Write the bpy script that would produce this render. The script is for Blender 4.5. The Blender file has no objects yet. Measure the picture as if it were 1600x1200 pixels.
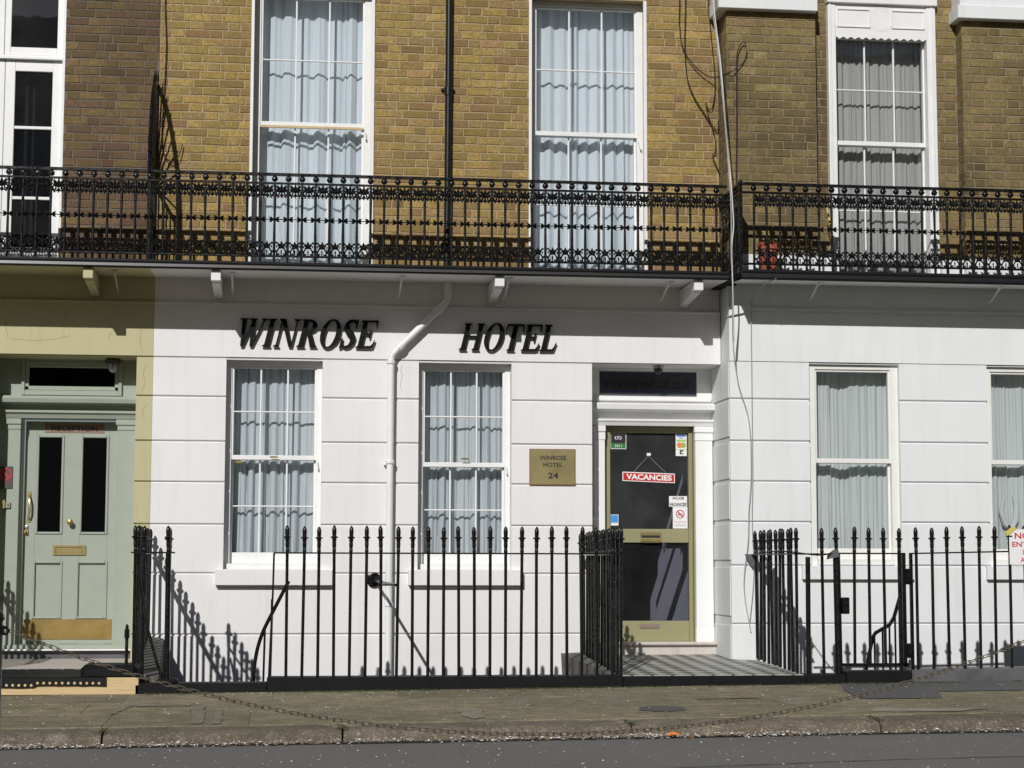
import bpy, math, random
from math import sin, cos, pi, radians
from mathutils import Matrix, Vector
rnd = random.Random(7)
sc = bpy.context.scene
col = sc.collection

# ------------------------------------------------------------------ camera
cam = bpy.data.cameras.new('camera'); camo = bpy.data.objects.new('camera', cam); col.objects.link(camo)
YAW, PITCH, ROLL = .11879344, .0975814, .0022443
_f = Vector((sin(YAW)*cos(PITCH), cos(YAW)*cos(PITCH), sin(PITCH)))
_r = Vector((cos(YAW), -sin(YAW), 0)); _u = _r.cross(_f)
_r2 = _r*cos(ROLL)+_u*sin(ROLL); _u2 = _u*cos(ROLL)-_r*sin(ROLL)
camo.matrix_world = Matrix(((_r2.x, _u2.x, -_f.x, 0), (_r2.y, _u2.y, -_f.y, -16.7), (_r2.z, _u2.z, -_f.z, .995), (0, 0, 0, 1)))
cam.lens = 2884.45/1600*36; cam.sensor_width = 36; cam.clip_end = 500; cam.clip_start = .1
sc.camera = camo
# ------------------------------------------------------------------ light
SX, SZ = .36, .64                       # the sun moves light by +x and -z per metre of +y
sundir = Vector((-SX, -1, SZ)).normalized()
elev = math.asin(sundir.z)
w = bpy.data.worlds.new('World'); sc.world = w; w.use_nodes = True
nt = w.node_tree; nt.nodes.clear()
sky = nt.nodes.new('ShaderNodeTexSky'); sky.sky_type = 'NISHITA'; sky.sun_disc = False
sky.sun_elevation = elev; sky.sun_rotation = math.atan2(sundir.x, sundir.y)
sky.air_density = 1.0; sky.dust_density = 1.0
bg = nt.nodes.new('ShaderNodeBackground'); bg.inputs[1].default_value = .05
wo = nt.nodes.new('ShaderNodeOutputWorld')
nt.links.new(sky.outputs[0], bg.inputs[0]); nt.links.new(bg.outputs[0], wo.inputs[0])
sl = bpy.data.lights.new('sun', 'SUN'); sl.energy = 5.0; sl.angle = radians(.5); sl.color = (1, .98, .95)
slo = bpy.data.objects.new('sun', sl); col.objects.link(slo)
slo.rotation_euler = sundir.to_track_quat('Z', 'Y').to_euler(); slo.location = (-10, -30, 20)
sc.view_settings.view_transform = 'Standard'; sc.view_settings.look = 'None'
sc.view_settings.exposure = -.5; sc.view_settings.gamma = 1; sc.view_settings.use_curve_mapping = False
sc.render.engine = 'CYCLES'

# ------------------------------------------------------------------ materials
def srgb(r, g, b):
    f = lambda c: (c/255/12.92) if c/255 <= .04045 else ((c/255+.055)/1.055)**2.4
    return (f(r), f(g), f(b), 1)
class NT:
    def __init__(s, name):
        s.m = bpy.data.materials.new(name); s.m.use_nodes = True; s.t = s.m.node_tree
        s.p = s.t.nodes['Principled BSDF']; s.out = s.t.nodes['Material Output']
    def n(s, kind, **kw):
        o = s.t.nodes.new('ShaderNode'+kind)
        for k, v in kw.items():
            if k.startswith('i_'):
                o.inputs[int(k[2:]) if k[2:].isdigit() else k[2:].replace('_', ' ')].default_value = v
            else: setattr(o, k, v)
        return o
    def l(s, a, b): s.t.links.new(a, b)
    def coord(s, scale=(1, 1, 1)):
        g = s.n('NewGeometry'); mp = s.n('Mapping'); mp.inputs['Scale'].default_value = scale
        s.l(g.outputs['Position'], mp.inputs['Vector']); return mp.outputs[0]
    def noise(s, sc_, det=4, rough=.6, vec=None):
        o = s.n('TexNoise'); o.inputs['Scale'].default_value = sc_; o.inputs['Detail'].default_value = det
        o.inputs['Roughness'].default_value = rough
        s.l(vec if vec is not None else s.coord(), o.inputs['Vector']); return o.outputs['Fac']
    def ramp(s, fac, stops, interp='LINEAR'):
        o = s.n('ValToRGB'); cr = o.color_ramp; cr.interpolation = interp
        while len(cr.elements) < len(stops): cr.elements.new(.5)
        for e, (p, c) in zip(cr.elements, stops):
            e.position = p; e.color = c if len(c) == 4 else tuple(c)+(1,)
        s.l(fac, o.inputs[0]); return o.outputs[0]
    def mix(s, fac, a, b, mode='MIX'):
        o = s.n('Mix', data_type='RGBA', blend_type=mode)
        for val, sock in ((fac, o.inputs[0]), (a, o.inputs[6]), (b, o.inputs[7])):
            if isinstance(val, (int, float)): sock.default_value = val
            elif isinstance(val, tuple): sock.default_value = val
            else: s.l(val, sock)
        return o.outputs[2]
    def bump(s, h, strength=.3, dist=.01):
        o = s.n('Bump'); o.inputs['Strength'].default_value = strength; o.inputs['Distance'].default_value = dist
        s.l(h, o.inputs['Height']); s.l(o.outputs[0], s.p.inputs['Normal'])
    def color(s, c): s.l(c, s.p.inputs['Base Color'])

def g(v): return (v, v, v, 1)
def stucco(name, c, dirt=.12, dc=(.30, .28, .24, 1), rough=.7):
    m = NT(name); n1 = m.noise(1.3, 5); n2 = m.noise(60, 4)
    streak = m.noise(3.0, 4, vec=m.coord((4.5, 4.5, .3)))
    f1 = m.ramp(n1, [(.45, g(0)), (.8, g(1))]); f2 = m.ramp(streak, [(.5, g(0)), (.68, g(.9))])
    a = m.mix(.5, f1, f2); mm = m.n('Math', operation='MULTIPLY', i_1=dirt); m.l(a, mm.inputs[0])
    base = m.mix(mm.outputs[0], c, dc)
    fine = m.ramp(n2, [(.3, g(.95)), (.7, g(1.0))])
    m.color(m.mix(1.0, base, fine, 'MULTIPLY')); m.p.inputs['Roughness'].default_value = rough
    h = m.mix(.35, m.noise(7, 3), m.noise(90, 5)); m.bump(h, .22, .006); return m.m
def paint(name, c, rough=.35, bumpy=.08, dirt=.06):
    m = NT(name); n1 = m.noise(6, 5)
    f = m.ramp(n1, [(.45, g(0)), (.8, g(dirt*2.5))]); m.color(m.mix(f, c, tuple(x*.45 for x in c[:3])+(1,)))
    m.p.inputs['Roughness'].default_value = rough
    m.bump(m.noise(40, 3), bumpy, .004); return m.m
def brick_mat(name, stops, mort_tint=.0, soot=.25, sootc=(.03, .022, .015, 1)):
    m = NT(name); oi = m.n('ObjectInfo'); ge = m.n('NewGeometry')
    ad = m.n('Math', operation='ADD'); m.l(oi.outputs['Random'], ad.inputs[0]); m.l(ge.outputs['Random Per Island'], ad.inputs[1])
    fr = m.n('Math', operation='FRACT'); m.l(ad.outputs[0], fr.inputs[0])
    c = m.ramp(fr.outputs[0], stops)
    sp = m.noise(38, 6, .75); pit = m.noise(120, 3, .6); big = m.noise(1.1, 4)
    vr = m.n('Math', operation='MULTIPLY', i_1=7.31); m.l(fr.outputs[0], vr.inputs[0]); vf = m.n('Math', operation='FRACT'); m.l(vr.outputs[0], vf.inputs[0])
    c = m.mix(1.0, c, m.ramp(vf.outputs[0], [(0, g(.74)), (.5, g(1)), (1, g(1.22))]), 'MULTIPLY')
    c = m.mix(m.ramp(m.noise(13, 4, .7), [(.35, g(.5)), (.6, g(0))]), c, tuple(x*.6 for x in stops[0][1][:3])+(1,))
    c = m.mix(m.ramp(sp, [(.38, g(.6)), (.6, g(0))]), c, tuple(x*.42 for x in stops[0][1][:3])+(1,))
    c = m.mix(m.ramp(sp, [(.56, g(0)), (.75, g(.5))]), c, tuple(min(1, x*1.55) for x in stops[0][1][:3])+(1,))
    c = m.mix(m.ramp(pit, [(.28, g(.8)), (.4, g(0))]), c, (.05, .035, .02, 1))
    c = m.mix(m.ramp(big, [(.42, g(0)), (.66, g(soot))]), c, sootc)
    m.color(c); m.p.inputs['Roughness'].default_value = .92
    m.bump(m.mix(.5, sp, pit), .6, .006); return m.m
def mortar_mat(name, c):
    m = NT(name); n1 = m.noise(45, 6, .7); big = m.noise(1.6, 4)
    k = m.mix(m.ramp(n1, [(.3, g(.5)), (.65, g(0))]), c, tuple(x*.45 for x in c[:3])+(1,))
    k = m.mix(m.ramp(big, [(.45, g(0)), (.75, g(.35))]), k, tuple(x*.4 for x in c[:3])+(1,))
    m.color(k); m.p.inputs['Roughness'].default_value = .95; m.bump(n1, .6, .006); return m.m
def iron_mat(name, c=.006, rough=.22, bmp=.22):
    m = NT(name); n = m.noise(35, 4); rr = m.ramp(n, [(.35, g(rough*.7)), (.7, g(rough*1.8))])
    m.color(m.ramp(m.noise(14, 5), [(.4, g(c)), (.75, g(c*2.6))])); m.l(rr, m.p.inputs['Roughness'])
    m.p.inputs['Specular IOR Level'].default_value = .4
    m.bump(m.mix(.4, m.noise(60, 4), m.noise(180, 3)), bmp, .004); return m.m
def plain(name, c, rough=.5, metal=0, bump=0, sc_=60):
    m = NT(name); n = m.noise(sc_, 4)
    m.color(m.mix(m.ramp(n, [(.35, g(.18)), (.65, g(0))]), c, tuple(x*.5 for x in c[:3])+(1,)))
    m.p.inputs['Roughness'].default_value = rough; m.p.inputs['Metallic'].default_value = metal
    if bump: m.bump(n, bump, .004)
    return m.m
def brass_mat(name, c, rough=.32):
    m = NT(name); n = m.noise(5, 5); n2 = m.noise(3, 5, vec=m.coord((20, 1, 1)))
    m.color(m.mix(m.ramp(n, [(.35, g(0)), (.75, g(.7))]), c, tuple(x*.45 for x in c[:3])+(1,)))
    m.p.inputs['Metallic'].default_value = .75; m.p.inputs['Roughness'].default_value = rough
    m.bump(n2, .1, .003); return m.m
def glass_mat(name, tint, ior=1.5, dust=0.0):
    m = NT(name); t = m.n('BsdfTransparent'); t.inputs[0].default_value = tint
    gl = m.n('BsdfGlossy'); gl.inputs['Roughness'].default_value = .015; gl.inputs[0].default_value = (.95, .98, 1, 1)
    fr = m.n('Fresnel'); fr.inputs[0].default_value = ior
    b = m.n('Bump', i_Strength=.06, i_Distance=.02); m.l(m.noise(2.2, 2), b.inputs['Height']); m.l(b.outputs[0], gl.inputs['Normal'])
    mx = m.n('MixShader'); ml = m.n('Math', operation='MULTIPLY', i_1=1.9); m.l(fr.outputs[0], ml.inputs[0])
    m.l(ml.outputs[0], mx.inputs[0]); m.l(t.outputs[0], mx.inputs[1]); m.l(gl.outputs[0], mx.inputs[2])
    last = mx.outputs[0]
    if dust:
        df = m.n('BsdfDiffuse'); df.inputs[0].default_value = (.7, .72, .76, 1); m2 = m.n('MixShader')
        m.l(m.ramp(m.noise(3, 5), [(.3, g(dust*.6)), (.75, g(dust*1.5))]), m2.inputs[0]); m.l(last, m2.inputs[1]); m.l(df.outputs[0], m2.inputs[2]); last = m2.outputs[0]
    m.l(last, m.out.inputs['Surface']); return m.m
def cloth_mat(name, c, trans=.25):
    m = NT(name); n = m.noise(1.0, 5, vec=m.coord((45, 20, 2)))
    cc = m.mix(m.ramp(n, [(.35, g(.18)), (.7, g(0))]), c, tuple(x*.6 for x in c[:3])+(1,))
    d = m.n('BsdfDiffuse'); m.l(cc, d.inputs[0]); t = m.n('BsdfTranslucent'); m.l(cc, t.inputs[0])
    mx = m.n('MixShader', i_0=trans); m.l(d.outputs[0], mx.inputs[1]); m.l(t.outputs[0], mx.inputs[2])
    m.l(mx.outputs[0], m.out.inputs['Surface']); return m.m

M = {}
M['white'] = stucco('white_stucco', (.785, .772, .775, 1), .17)
M['white2'] = stucco('cool_white_stucco', (.755, .77, .775, 1), .17)
M['cream'] = stucco('olive_cream_stucco', (.50, .465, .275, 1), .22, (.22, .19, .09, 1))
M['joinery'] = paint('white_joinery_paint', (.80, .80, .79, 1), .4)
M['joinery_cream'] = paint('aged_joinery_paint', (.78, .775, .735, 1), .4)
M['green'] = paint('sage_green_paint', (.345, .385, .325, 1), .35)
M['olive'] = paint('olive_gold_frame', (.295, .28, .155, 1), .28, .04)
M['brick_y'] = brick_mat('yellow_stock_brick', [(0, (0.3600, 0.2475, 0.0747, 1)), (.18, (0.4400, 0.3168, 0.1054, 1)), (.32, (0.3000, 0.1980, 0.0747, 1)), (.45, (0.4000, 0.2673, 0.1318, 1)), (.6, (0.5000, 0.3465, 0.0878, 1)), (.7, (0.3600, 0.2079, 0.1142, 1)), (.8, (0.2400, 0.1435, 0.0527, 1)), (.88, (0.4400, 0.3069, 0.1493, 1)), (.94, (0.3400, 0.2326, 0.0703, 1)), (1, (0.4600, 0.3267, 0.1230, 1))], soot=.15)
M['brick_d'] = brick_mat('sooty_brown_brick', [(0, (.19, .125, .05, 1)), (.25, (.24, .165, .06, 1)), (.45, (.125, .082, .045, 1)), (.62, (.21, .14, .055, 1)), (.8, (.15, .085, .055, 1)), (.92, (.20, .11, .06, 1)), (1, (.28, .20, .075, 1))], soot=.45)
M['brick_r'] = brick_mat('weathered_olive_brick', [(0, (0.2900, 0.2128, 0.0816, 1)), (.2, (0.2100, 0.1535, 0.0576, 1)), (.4, (0.3600, 0.2673, 0.0960, 1)), (.55, (0.1700, 0.1237, 0.0576, 1)), (.7, (0.2700, 0.1832, 0.0912, 1)), (.85, (0.2400, 0.1782, 0.0624, 1)), (1, (0.3600, 0.2772, 0.1248, 1))], soot=.55)
M['brick_red'] = brick_mat('reddish_brown_brick', [(0, (.18, .115, .062, 1)), (.3, (.14, .082, .05, 1)), (.6, (.20, .13, .06, 1)), (.85, (.19, .095, .06, 1)), (1, (.17, .115, .06, 1))], soot=.45)
M['mortar_y'] = mortar_mat('cream_pointing', (.43, .335, .19, 1))
M['mortar_d'] = mortar_mat('grey_brown_mortar', (.18, .15, .12, 1))
M['mortar_r'] = mortar_mat('buff_mortar', (.28, .23, .145, 1))
M['iron'] = iron_mat('black_gloss_iron', .003, .28, .015)
M['iron_orn'] = iron_mat('black_ornament_iron', .004, .2, .55)
M['plinth'] = paint('black_painted_stone', (.009, .009, .0095, 1), .6, .6, .3)
M['plinth'].node_tree.nodes['Principled BSDF'].inputs['Specular IOR Level'].default_value = .15
M['plinth_grey'] = paint('worn_grey_stone_paint', (.10, .10, .105, 1), .6, .5, .4)
M['plastic_black'] = plain('black_pipe_paint', (.008, .008, .009, 1), .35)
M['letter'] = plain('black_letter_face', (.004, .004, .004, 1), .5); M['letter'].node_tree.nodes['Principled BSDF'].inputs['Specular IOR Level'].default_value = .15
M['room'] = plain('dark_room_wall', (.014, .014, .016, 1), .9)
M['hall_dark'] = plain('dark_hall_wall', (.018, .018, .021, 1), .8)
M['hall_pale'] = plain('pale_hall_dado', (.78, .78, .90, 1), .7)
M['glass'] = glass_mat('window_glass', (.90, .935, .96, 1))
M['glass_dark'] = glass_mat('dark_window_glass', (.70, .72, .76, 1), dust=.018)
M['glass_clear'] = glass_mat('clear_black_glass', (.5, .5, .52, 1))
M['glass_door'] = glass_mat('dusty_door_glass', (.74, .75, .80, 1), dust=.045)
M['black'] = plain('black_interior', (.003, .003, .003, 1), .9)
M['curtain_b'] = cloth_mat('blue_white_net', (.76, .79, .81, 1), .04)
M['curtain_l'] = cloth_mat('grey_white_net', (.66, .68, .69, 1), .04)
M['curtain_g'] = cloth_mat('grey_net', (.56, .54, .51, 1), .15)
M['curtain_c'] = cloth_mat('grey_green_net', (.74, .76, .73, 1), .15)
M['wood'] = None
M['brass'] = brass_mat('aged_brass', (.46, .32, .11, 1), .38)
M['brass_pale'] = brass_mat('pale_gilt_brass', (.72, .60, .28, 1), .3)
M['plaque'] = brass_mat('weathered_brass_plate', (.50, .42, .20, 1), .4)
M['print_black'] = plain('black_print', (.012, .012, .012, 1), .6)
M['print_white'] = plain('white_print', (.8, .8, .8, 1), .6)
M['print_red'] = plain('red_print', (.55, .015, .02, 1), .5)
M['print_green'] = plain('green_print', (.03, .17, .04, 1), .5)
M['print_blue'] = plain('blue_print', (.02, .12, .55, 1), .5)
M['print_lblue'] = plain('light_blue_print', (.05, .30, .75, 1), .5)
M['print_lime'] = plain('lime_print', (.35, .60, .12, 1), .5)
M['print_orange'] = plain('orange_print', (.75, .22, .04, 1), .5)
M['print_gold'] = plain('gold_print', (.40, .42, .06, 1), .5)
M['reception'] = plain('dull_copper_plate', (.27, .17, .12, 1), .45)
M['terracotta'] = plain('terracotta', (.34, .09, .045, 1), .8, 0, .3)
M['yellow'] = plain('yellow_pole_paint', (.65, .50, .12, 1), .5)
M['grey_cable'] = plain('grey_cable', (.42, .42, .42, 1), .5)
M['white_cable'] = plain('white_cable', (.72, .72, .70, 1), .5)
M['dark_cable'] = plain('dark_brown_cable', (.035, .025, .015, 1), .5)
M['rust_chain'] = plain('rusty_chain_iron', (.125, .10, .072, 1), .7, .1, .5, 90)
M['rubber'] = plain('black_rubber', (.012, .012, .013, 1), .6, 0, .4)
M['rubber'].node_tree.nodes['Principled BSDF'].inputs['Specular IOR Level'].default_value = .12
M['petal'] = plain('dry_white_petal', (.85, .82, .79, 1), .8)
M['leaf'] = plain('dry_brown_leaf', (.20, .12, .06, 1), .8)
M['leaf_o'] = plain('orange_leaf', (.75, .22, .02, 1), .7)
M['moss'] = plain('green_moss', (.055, .075, .018, 1), .95, 0, .6)
M['steel'] = plain('dull_steel', (.45, .45, .45, 1), .35, .7)
M['frost'] = plain('dome_smoke', (.02, .02, .022, 1), .12)

M['brick_opp'] = plain('street_brick', (.10, .065, .035, 1), .9, 0, .3, 8); M['opp_pane'] = plain('street_pane', (.02, .025, .03, 1), .15)
def wood_mat():
    m = NT('new_pine'); v = m.coord((1.2, 14, 14)); n = m.noise(3, 6, .6, v)
    k = m.noise(2.2, 2)
    c = m.ramp(n, [(.3, (.46, .32, .16, 1)), (.5, (.60, .45, .24, 1)), (.7, (.53, .38, .19, 1))])
    c = m.mix(m.ramp(k, [(.62, g(0)), (.72, g(.8))]), c, (.25, .12, .04, 1))
    m.color(c); m.p.inputs['Roughness'].default_value = .6; m.bump(n, .2, .003); return m.m
M['wood'] = wood_mat()
def asphalt(name, c, sp=.35):
    m = NT(name); n = m.noise(75, 5, .85); big = m.noise(.8, 5); med = m.noise(9, 5)
    k = m.mix(m.ramp(n, [(.35, g(.5)), (.6, g(0))]), c, tuple(x*.5 for x in c[:3])+(1,))
    k = m.mix(m.ramp(n, [(.62, g(0)), (.8, g(sp))]), k, (.28, .27, .25, 1))
    k = m.mix(m.ramp(big, [(.4, g(0)), (.7, g(.35))]), k, tuple(x*.6 for x in c[:3])+(1,))
    k = m.mix(m.ramp(med, [(.62, g(0)), (.8, g(.3))]), k, tuple(x*.45 for x in c[:3])+(1,))
    m.color(k); m.p.inputs['Roughness'].default_value = .85; m.bump(m.mix(.3, n, med), .5, .008); return m.m
M['asphalt'] = asphalt('road_asphalt', (.175, .168, .158, 1))
M['patch'] = asphalt('patch_asphalt', (.105, .103, .10, 1), .2)
def stone(name, c, c2, moss=.4):
    m = NT(name); oi = m.n('ObjectInfo'); n = m.noise(52, 6, .85); med = m.noise(6, 6, .65); big = m.noise(1.1, 4)
    base = m.mix(m.ramp(med, [(.35, g(0)), (.6, g(1))]), c, c2); patch = m.noise(2.3, 3, .5, m.coord((1, .5, 1))); base = m.mix(m.ramp(patch, [(.6, g(0)), (.68, g(.45))]), base, (.34, .32, .27, 1))
    tone = m.ramp(oi.outputs['Random'], [(0, g(.82)), (1, g(1.12))]); base = m.mix(1.0, base, tone, 'MULTIPLY')
    base = m.mix(m.ramp(n, [(.35, g(.75)), (.56, g(0))]), base, tuple(x*.35 for x in c[:3])+(1,))
    base = m.mix(m.ramp(n, [(.55, g(0)), (.68, g(.95))]), base, (.62, .53, .36, 1))
    base = m.mix(m.ramp(big, [(.42, g(0)), (.72, g(moss))]), base, (.05, .055, .018, 1))
    m.color(base); m.p.inputs['Roughness'].default_value = .92; m.bump(m.mix(.35, n, med), .8, .01); return m.m
M['flag'] = stone('gritty_york_flag', (.33, .285, .18, 1), (.20, .17, .10, 1), .4)
M['kerb'] = stone('granite_kerb', (.22, .18, .135, 1), (.13, .105, .078, 1), .4)
M['cheek'] = stone('grey_step_stone', (.15, .145, .14, 1), (.09, .09, .088, 1), .2)
M['marble'] = stucco('worn_marble', (.55, .50, .46, 1), .5, (.22, .17, .15, 1))
def tile_mat():
    m = NT('grey_chequer_tiles'); ck = m.n('TexChecker', i_Scale=1.0); mp = m.coord((8.5, 8.5, 0.001))
    rot = m.n('Mapping'); rot.inputs['Rotation'].default_value = (0, 0, radians(45)); m.l(mp, rot.inputs['Vector'])
    m.l(rot.outputs[0], ck.inputs['Vector']); ck.inputs['Color1'].default_value = (.44, .43, .39, 1); ck.inputs['Color2'].default_value = (.07, .075, .07, 1)
    n = m.noise(4, 5); c = m.mix(m.ramp(n, [(.35, g(.0)), (.7, g(.35))]), ck.outputs[0], (.22, .215, .19, 1))
    m.color(c); m.p.inputs['Roughness'].default_value = .55; m.bump(m.noise(50, 4), .3, .004); return m.m
M['tile'] = tile_mat()

# ------------------------------------------------------------------ helpers
WL = {}
def tag(o, label=None, cat=None, group=None, kind=None):
    if label: o['label'] = label
    if cat: o['category'] = cat
    if group: o['group'] = group
    if kind: o['kind'] = kind
    return o
def thing(name, label, cat, loc=(0, 0, 0), group=None):
    o = bpy.data.objects.new(name, None); col.objects.link(o); o.location = loc; o.empty_display_size = .1
    WL[o.name] = Vector(loc); return tag(o, label, cat, group)
def put(name, mesh, parent=None, loc=(0, 0, 0), rot=None, scale=None):
    """link an object whose local origin stands at the world point loc"""
    o = bpy.data.objects.new(name, mesh); col.objects.link(o)
    W = Vector(loc); WL[o.name] = W
    if parent is not None: o.parent = parent; o.location = W-WL[parent.name]
    else: o.location = W
    if rot: o.rotation_euler = rot
    if scale: o.scale = scale
    return o
class MB:
    def __init__(s): s.v = []; s.f = []
    def add(s, vs, fs):
        b = len(s.v); s.v += [tuple(p) for p in vs]; s.f += [tuple(i+b for i in f) for f in fs]; return s
    def box(s, x0, x1, y0, y1, z0, z1, c=0.0):
        if x0 > x1: x0, x1 = x1, x0
        if y0 > y1: y0, y1 = y1, y0
        if z0 > z1: z0, z1 = z1, z0
        if c <= 0:
            return s.add([(x, y, z) for x in (x0, x1) for y in (y0, y1) for z in (z0, z1)],
                  [(0, 1, 3, 2), (4, 6, 7, 5), (0, 4, 5, 1), (2, 3, 7, 6), (0, 2, 6, 4), (1, 5, 7, 3)])
        c = min(c, (x1-x0)*.45, (y1-y0)*.45, (z1-z0)*.45)
        vs = []; idx = {}
        for ix, x in enumerate((x0, x1)):
            for iy, y in enumerate((y0, y1)):
                for iz, z in enumerate((z0, z1)):
                    sx, sy, sz = (1, -1)[ix], (1, -1)[iy], (1, -1)[iz]
                    idx[ix, iy, iz] = len(vs)
                    vs += [(x, y+sy*c, z+sz*c), (x+sx*c, y, z+sz*c), (x+sx*c, y+sy*c, z)]
        I = lambda a, b, d, k: idx[a, b, d]+k
        fs = [(I(0,0,0,0), I(0,0,1,0), I(0,1,1,0), I(0,1,0,0)), (I(1,0,0,0), I(1,1,0,0), I(1,1,1,0), I(1,0,1,0)),
              (I(0,0,0,1), I(1,0,0,1), I(1,0,1,1), I(0,0,1,1)), (I(0,1,0,1), I(0,1,1,1), I(1,1,1,1), I(1,1,0,1)),
              (I(0,0,0,2), I(0,1,0,2), I(1,1,0,2), I(1,0,0,2)), (I(0,0,1,2), I(1,0,1,2), I(1,1,1,2), I(0,1,1,2))]
        for a in (0, 1):
            for b in (0, 1):
                fs.append((I(a,b,0,0), I(a,b,1,0), I(a,b,1,1), I(a,b,0,1)))
                fs.append((I(a,0,b,0), I(a,1,b,0), I(a,1,b,2), I(a,0,b,2)))
                fs.append((I(0,a,b,1), I(1,a,b,1), I(1,a,b,2), I(0,a,b,2)))
                for d in (0, 1): fs.append((I(a,b,d,0), I(a,b,d,1), I(a,b,d,2)))
        return s.add(vs, fs)
    def hexa(s, pts):   # 8 points: bottom ring 0-3, top ring 4-7
        return s.add(pts, [(0, 3, 2, 1), (4, 5, 6, 7), (0, 1, 5, 4), (1, 2, 6, 5), (2, 3, 7, 6), (3, 0, 4, 7)])
    def tube(s, pts, r, n=8, cap=True, flat=1.0):
        pts = [Vector(p) for p in pts]; rs = r if isinstance(r, (list, tuple)) else [r]*len(pts)
        vs = []; fs = []; prev = None
        for i, p in enumerate(pts):
            d = (pts[min(i+1, len(pts)-1)]-pts[max(i-1, 0)]); d = d.normalized() if d.length > 1e-9 else Vector((0, 0, 1))
            if prev is None:
                a = Vector((0, 1, 0)) if abs(d.y) < .9 else Vector((1, 0, 0)); a = (a-d*a.dot(d)).normalized()
            else:
                a = (prev-d*prev.dot(d)); a = a.normalized() if a.length > 1e-6 else prev
            prev = a; b = d.cross(a)
            for k in range(n):
                t = 2*pi*(k+.5)/n; vs.append(p+(a*cos(t)*flat+b*sin(t))*rs[i])
        for i in range(len(pts)-1):
            for k in range(n):
                k2 = (k+1) % n; fs.append((i*n+k, i*n+k2, (i+1)*n+k2, (i+1)*n+k))
        if cap: fs.append(tuple(range(n))[::-1]); fs.append(tuple((len(pts)-1)*n+k for k in range(n)))
        return s.add(vs, fs)
    def lathe(s, prof, c=(0, 0, 0), n=12, axis='z', sq=1.0):
        vs = []; fs = []
        for r, h in prof:
            for k in range(n):
                t = 2*pi*k/n; a, b = r*cos(t), r*sin(t)*sq
                vs.append({'z': (c[0]+a, c[1]+b, c[2]+h), 'y': (c[0]+a, c[1]+h, c[2]+b), 'x': (c[0]+h, c[1]+a, c[2]+b)}[axis])
        for i in range(len(prof)-1):
            for k in range(n):
                k2 = (k+1) % n; fs.append((i*n+k, i*n+k2, (i+1)*n+k2, (i+1)*n+k))
        fs.append(tuple(range(n))[::-1]); fs.append(tuple((len(prof)-1)*n+k for k in range(n)))
        return s.add(vs, fs)
    def prism(s, poly, y0, y1):   # polygon in (x, z), extruded along y
        n = len(poly)
        area = sum(poly[i][0]*poly[(i+1) % n][1]-poly[(i+1) % n][0]*poly[i][1] for i in range(n))
        if area < 0: poly = poly[::-1]
        vs = [(x, y0, z) for x, z in poly]+[(x, y1, z) for x, z in poly]
        return s.add(vs, [tuple(range(n)), tuple(range(n, 2*n))[::-1]]+[(i, i+n, (i+1) % n+n, (i+1) % n) for i in range(n)])
    def prismx(s, poly, x0, x1):  # polygon in (y, z), extruded along x
        n = len(poly)
        vs = [(x0, y, z) for y, z in poly]+[(x1, y, z) for y, z in poly]
        return s.add(vs, [tuple(range(n))[::-1], tuple(range(n, 2*n))]+[(i, (i+1) % n, (i+1) % n+n, i+n) for i in range(n)])
    def mesh(s, name, mat, smooth=False):
        me = bpy.data.meshes.new(name); me.from_pydata(s.v, [], s.f); me.materials.append(mat)
        if smooth:
            me.polygons.foreach_set('use_smooth', [True]*len(me.polygons))
            try: me.set_sharp_from_angle(angle=radians(40))
            except Exception: pass
        me.update(); return me
    def build(s, name, mat, parent=None, smooth=False, fix=False):
        me = s.mesh(name, mat, smooth)
        if fix: fix_normals(me)
        return put(name, me, parent, (0, 0, 0))
def fix_normals(me):
    import bmesh
    b = bmesh.new(); b.from_mesh(me); bmesh.ops.recalc_face_normals(b, faces=b.faces); b.to_mesh(me); b.free()
def struct(o): o['kind'] = 'structure'; return o
def wall_mesh(x0, x1, z0, z1, y0, y1, holes):
    xs = sorted({x0, x1} | {h[0] for h in holes} | {h[1] for h in holes}); zs = sorted({z0, z1} | {h[2] for h in holes} | {h[3] for h in holes})
    xs = [x for x in xs if x0 <= x <= x1]; zs = [z for z in zs if z0 <= z <= z1]
    def solid(i, j):
        if i < 0 or j < 0 or i >= len(xs)-1 or j >= len(zs)-1: return False
        cx, cz = (xs[i]+xs[i+1])/2, (zs[j]+zs[j+1])/2
        return not any(h[0] < cx < h[1] and h[2] < cz < h[3] for h in holes)
    mb = MB()
    for i in range(len(xs)-1):
        for j in range(len(zs)-1):
            if not solid(i, j): continue
            a, b, c, d = xs[i], xs[i+1], zs[j], zs[j+1]
            mb.add([(a, y0, c), (b, y0, c), (b, y0, d), (a, y0, d)], [(0, 1, 2, 3)])
            mb.add([(a, y1, c), (b, y1, c), (b, y1, d), (a, y1, d)], [(3, 2, 1, 0)])
            if not solid(i-1, j): mb.add([(a, y0, c), (a, y1, c), (a, y1, d), (a, y0, d)], [(3, 2, 1, 0)])
            if not solid(i+1, j): mb.add([(b, y0, c), (b, y1, c), (b, y1, d), (b, y0, d)], [(0, 1, 2, 3)])
            if not solid(i, j-1): mb.add([(a, y0, c), (b, y0, c), (b, y1, c), (a, y1, c)], [(3, 2, 1, 0)])
            if not solid(i, j+1): mb.add([(a, y0, d), (b, y0, d), (b, y1, d), (a, y1, d)], [(0, 1, 2, 3)])
    return mb
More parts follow.
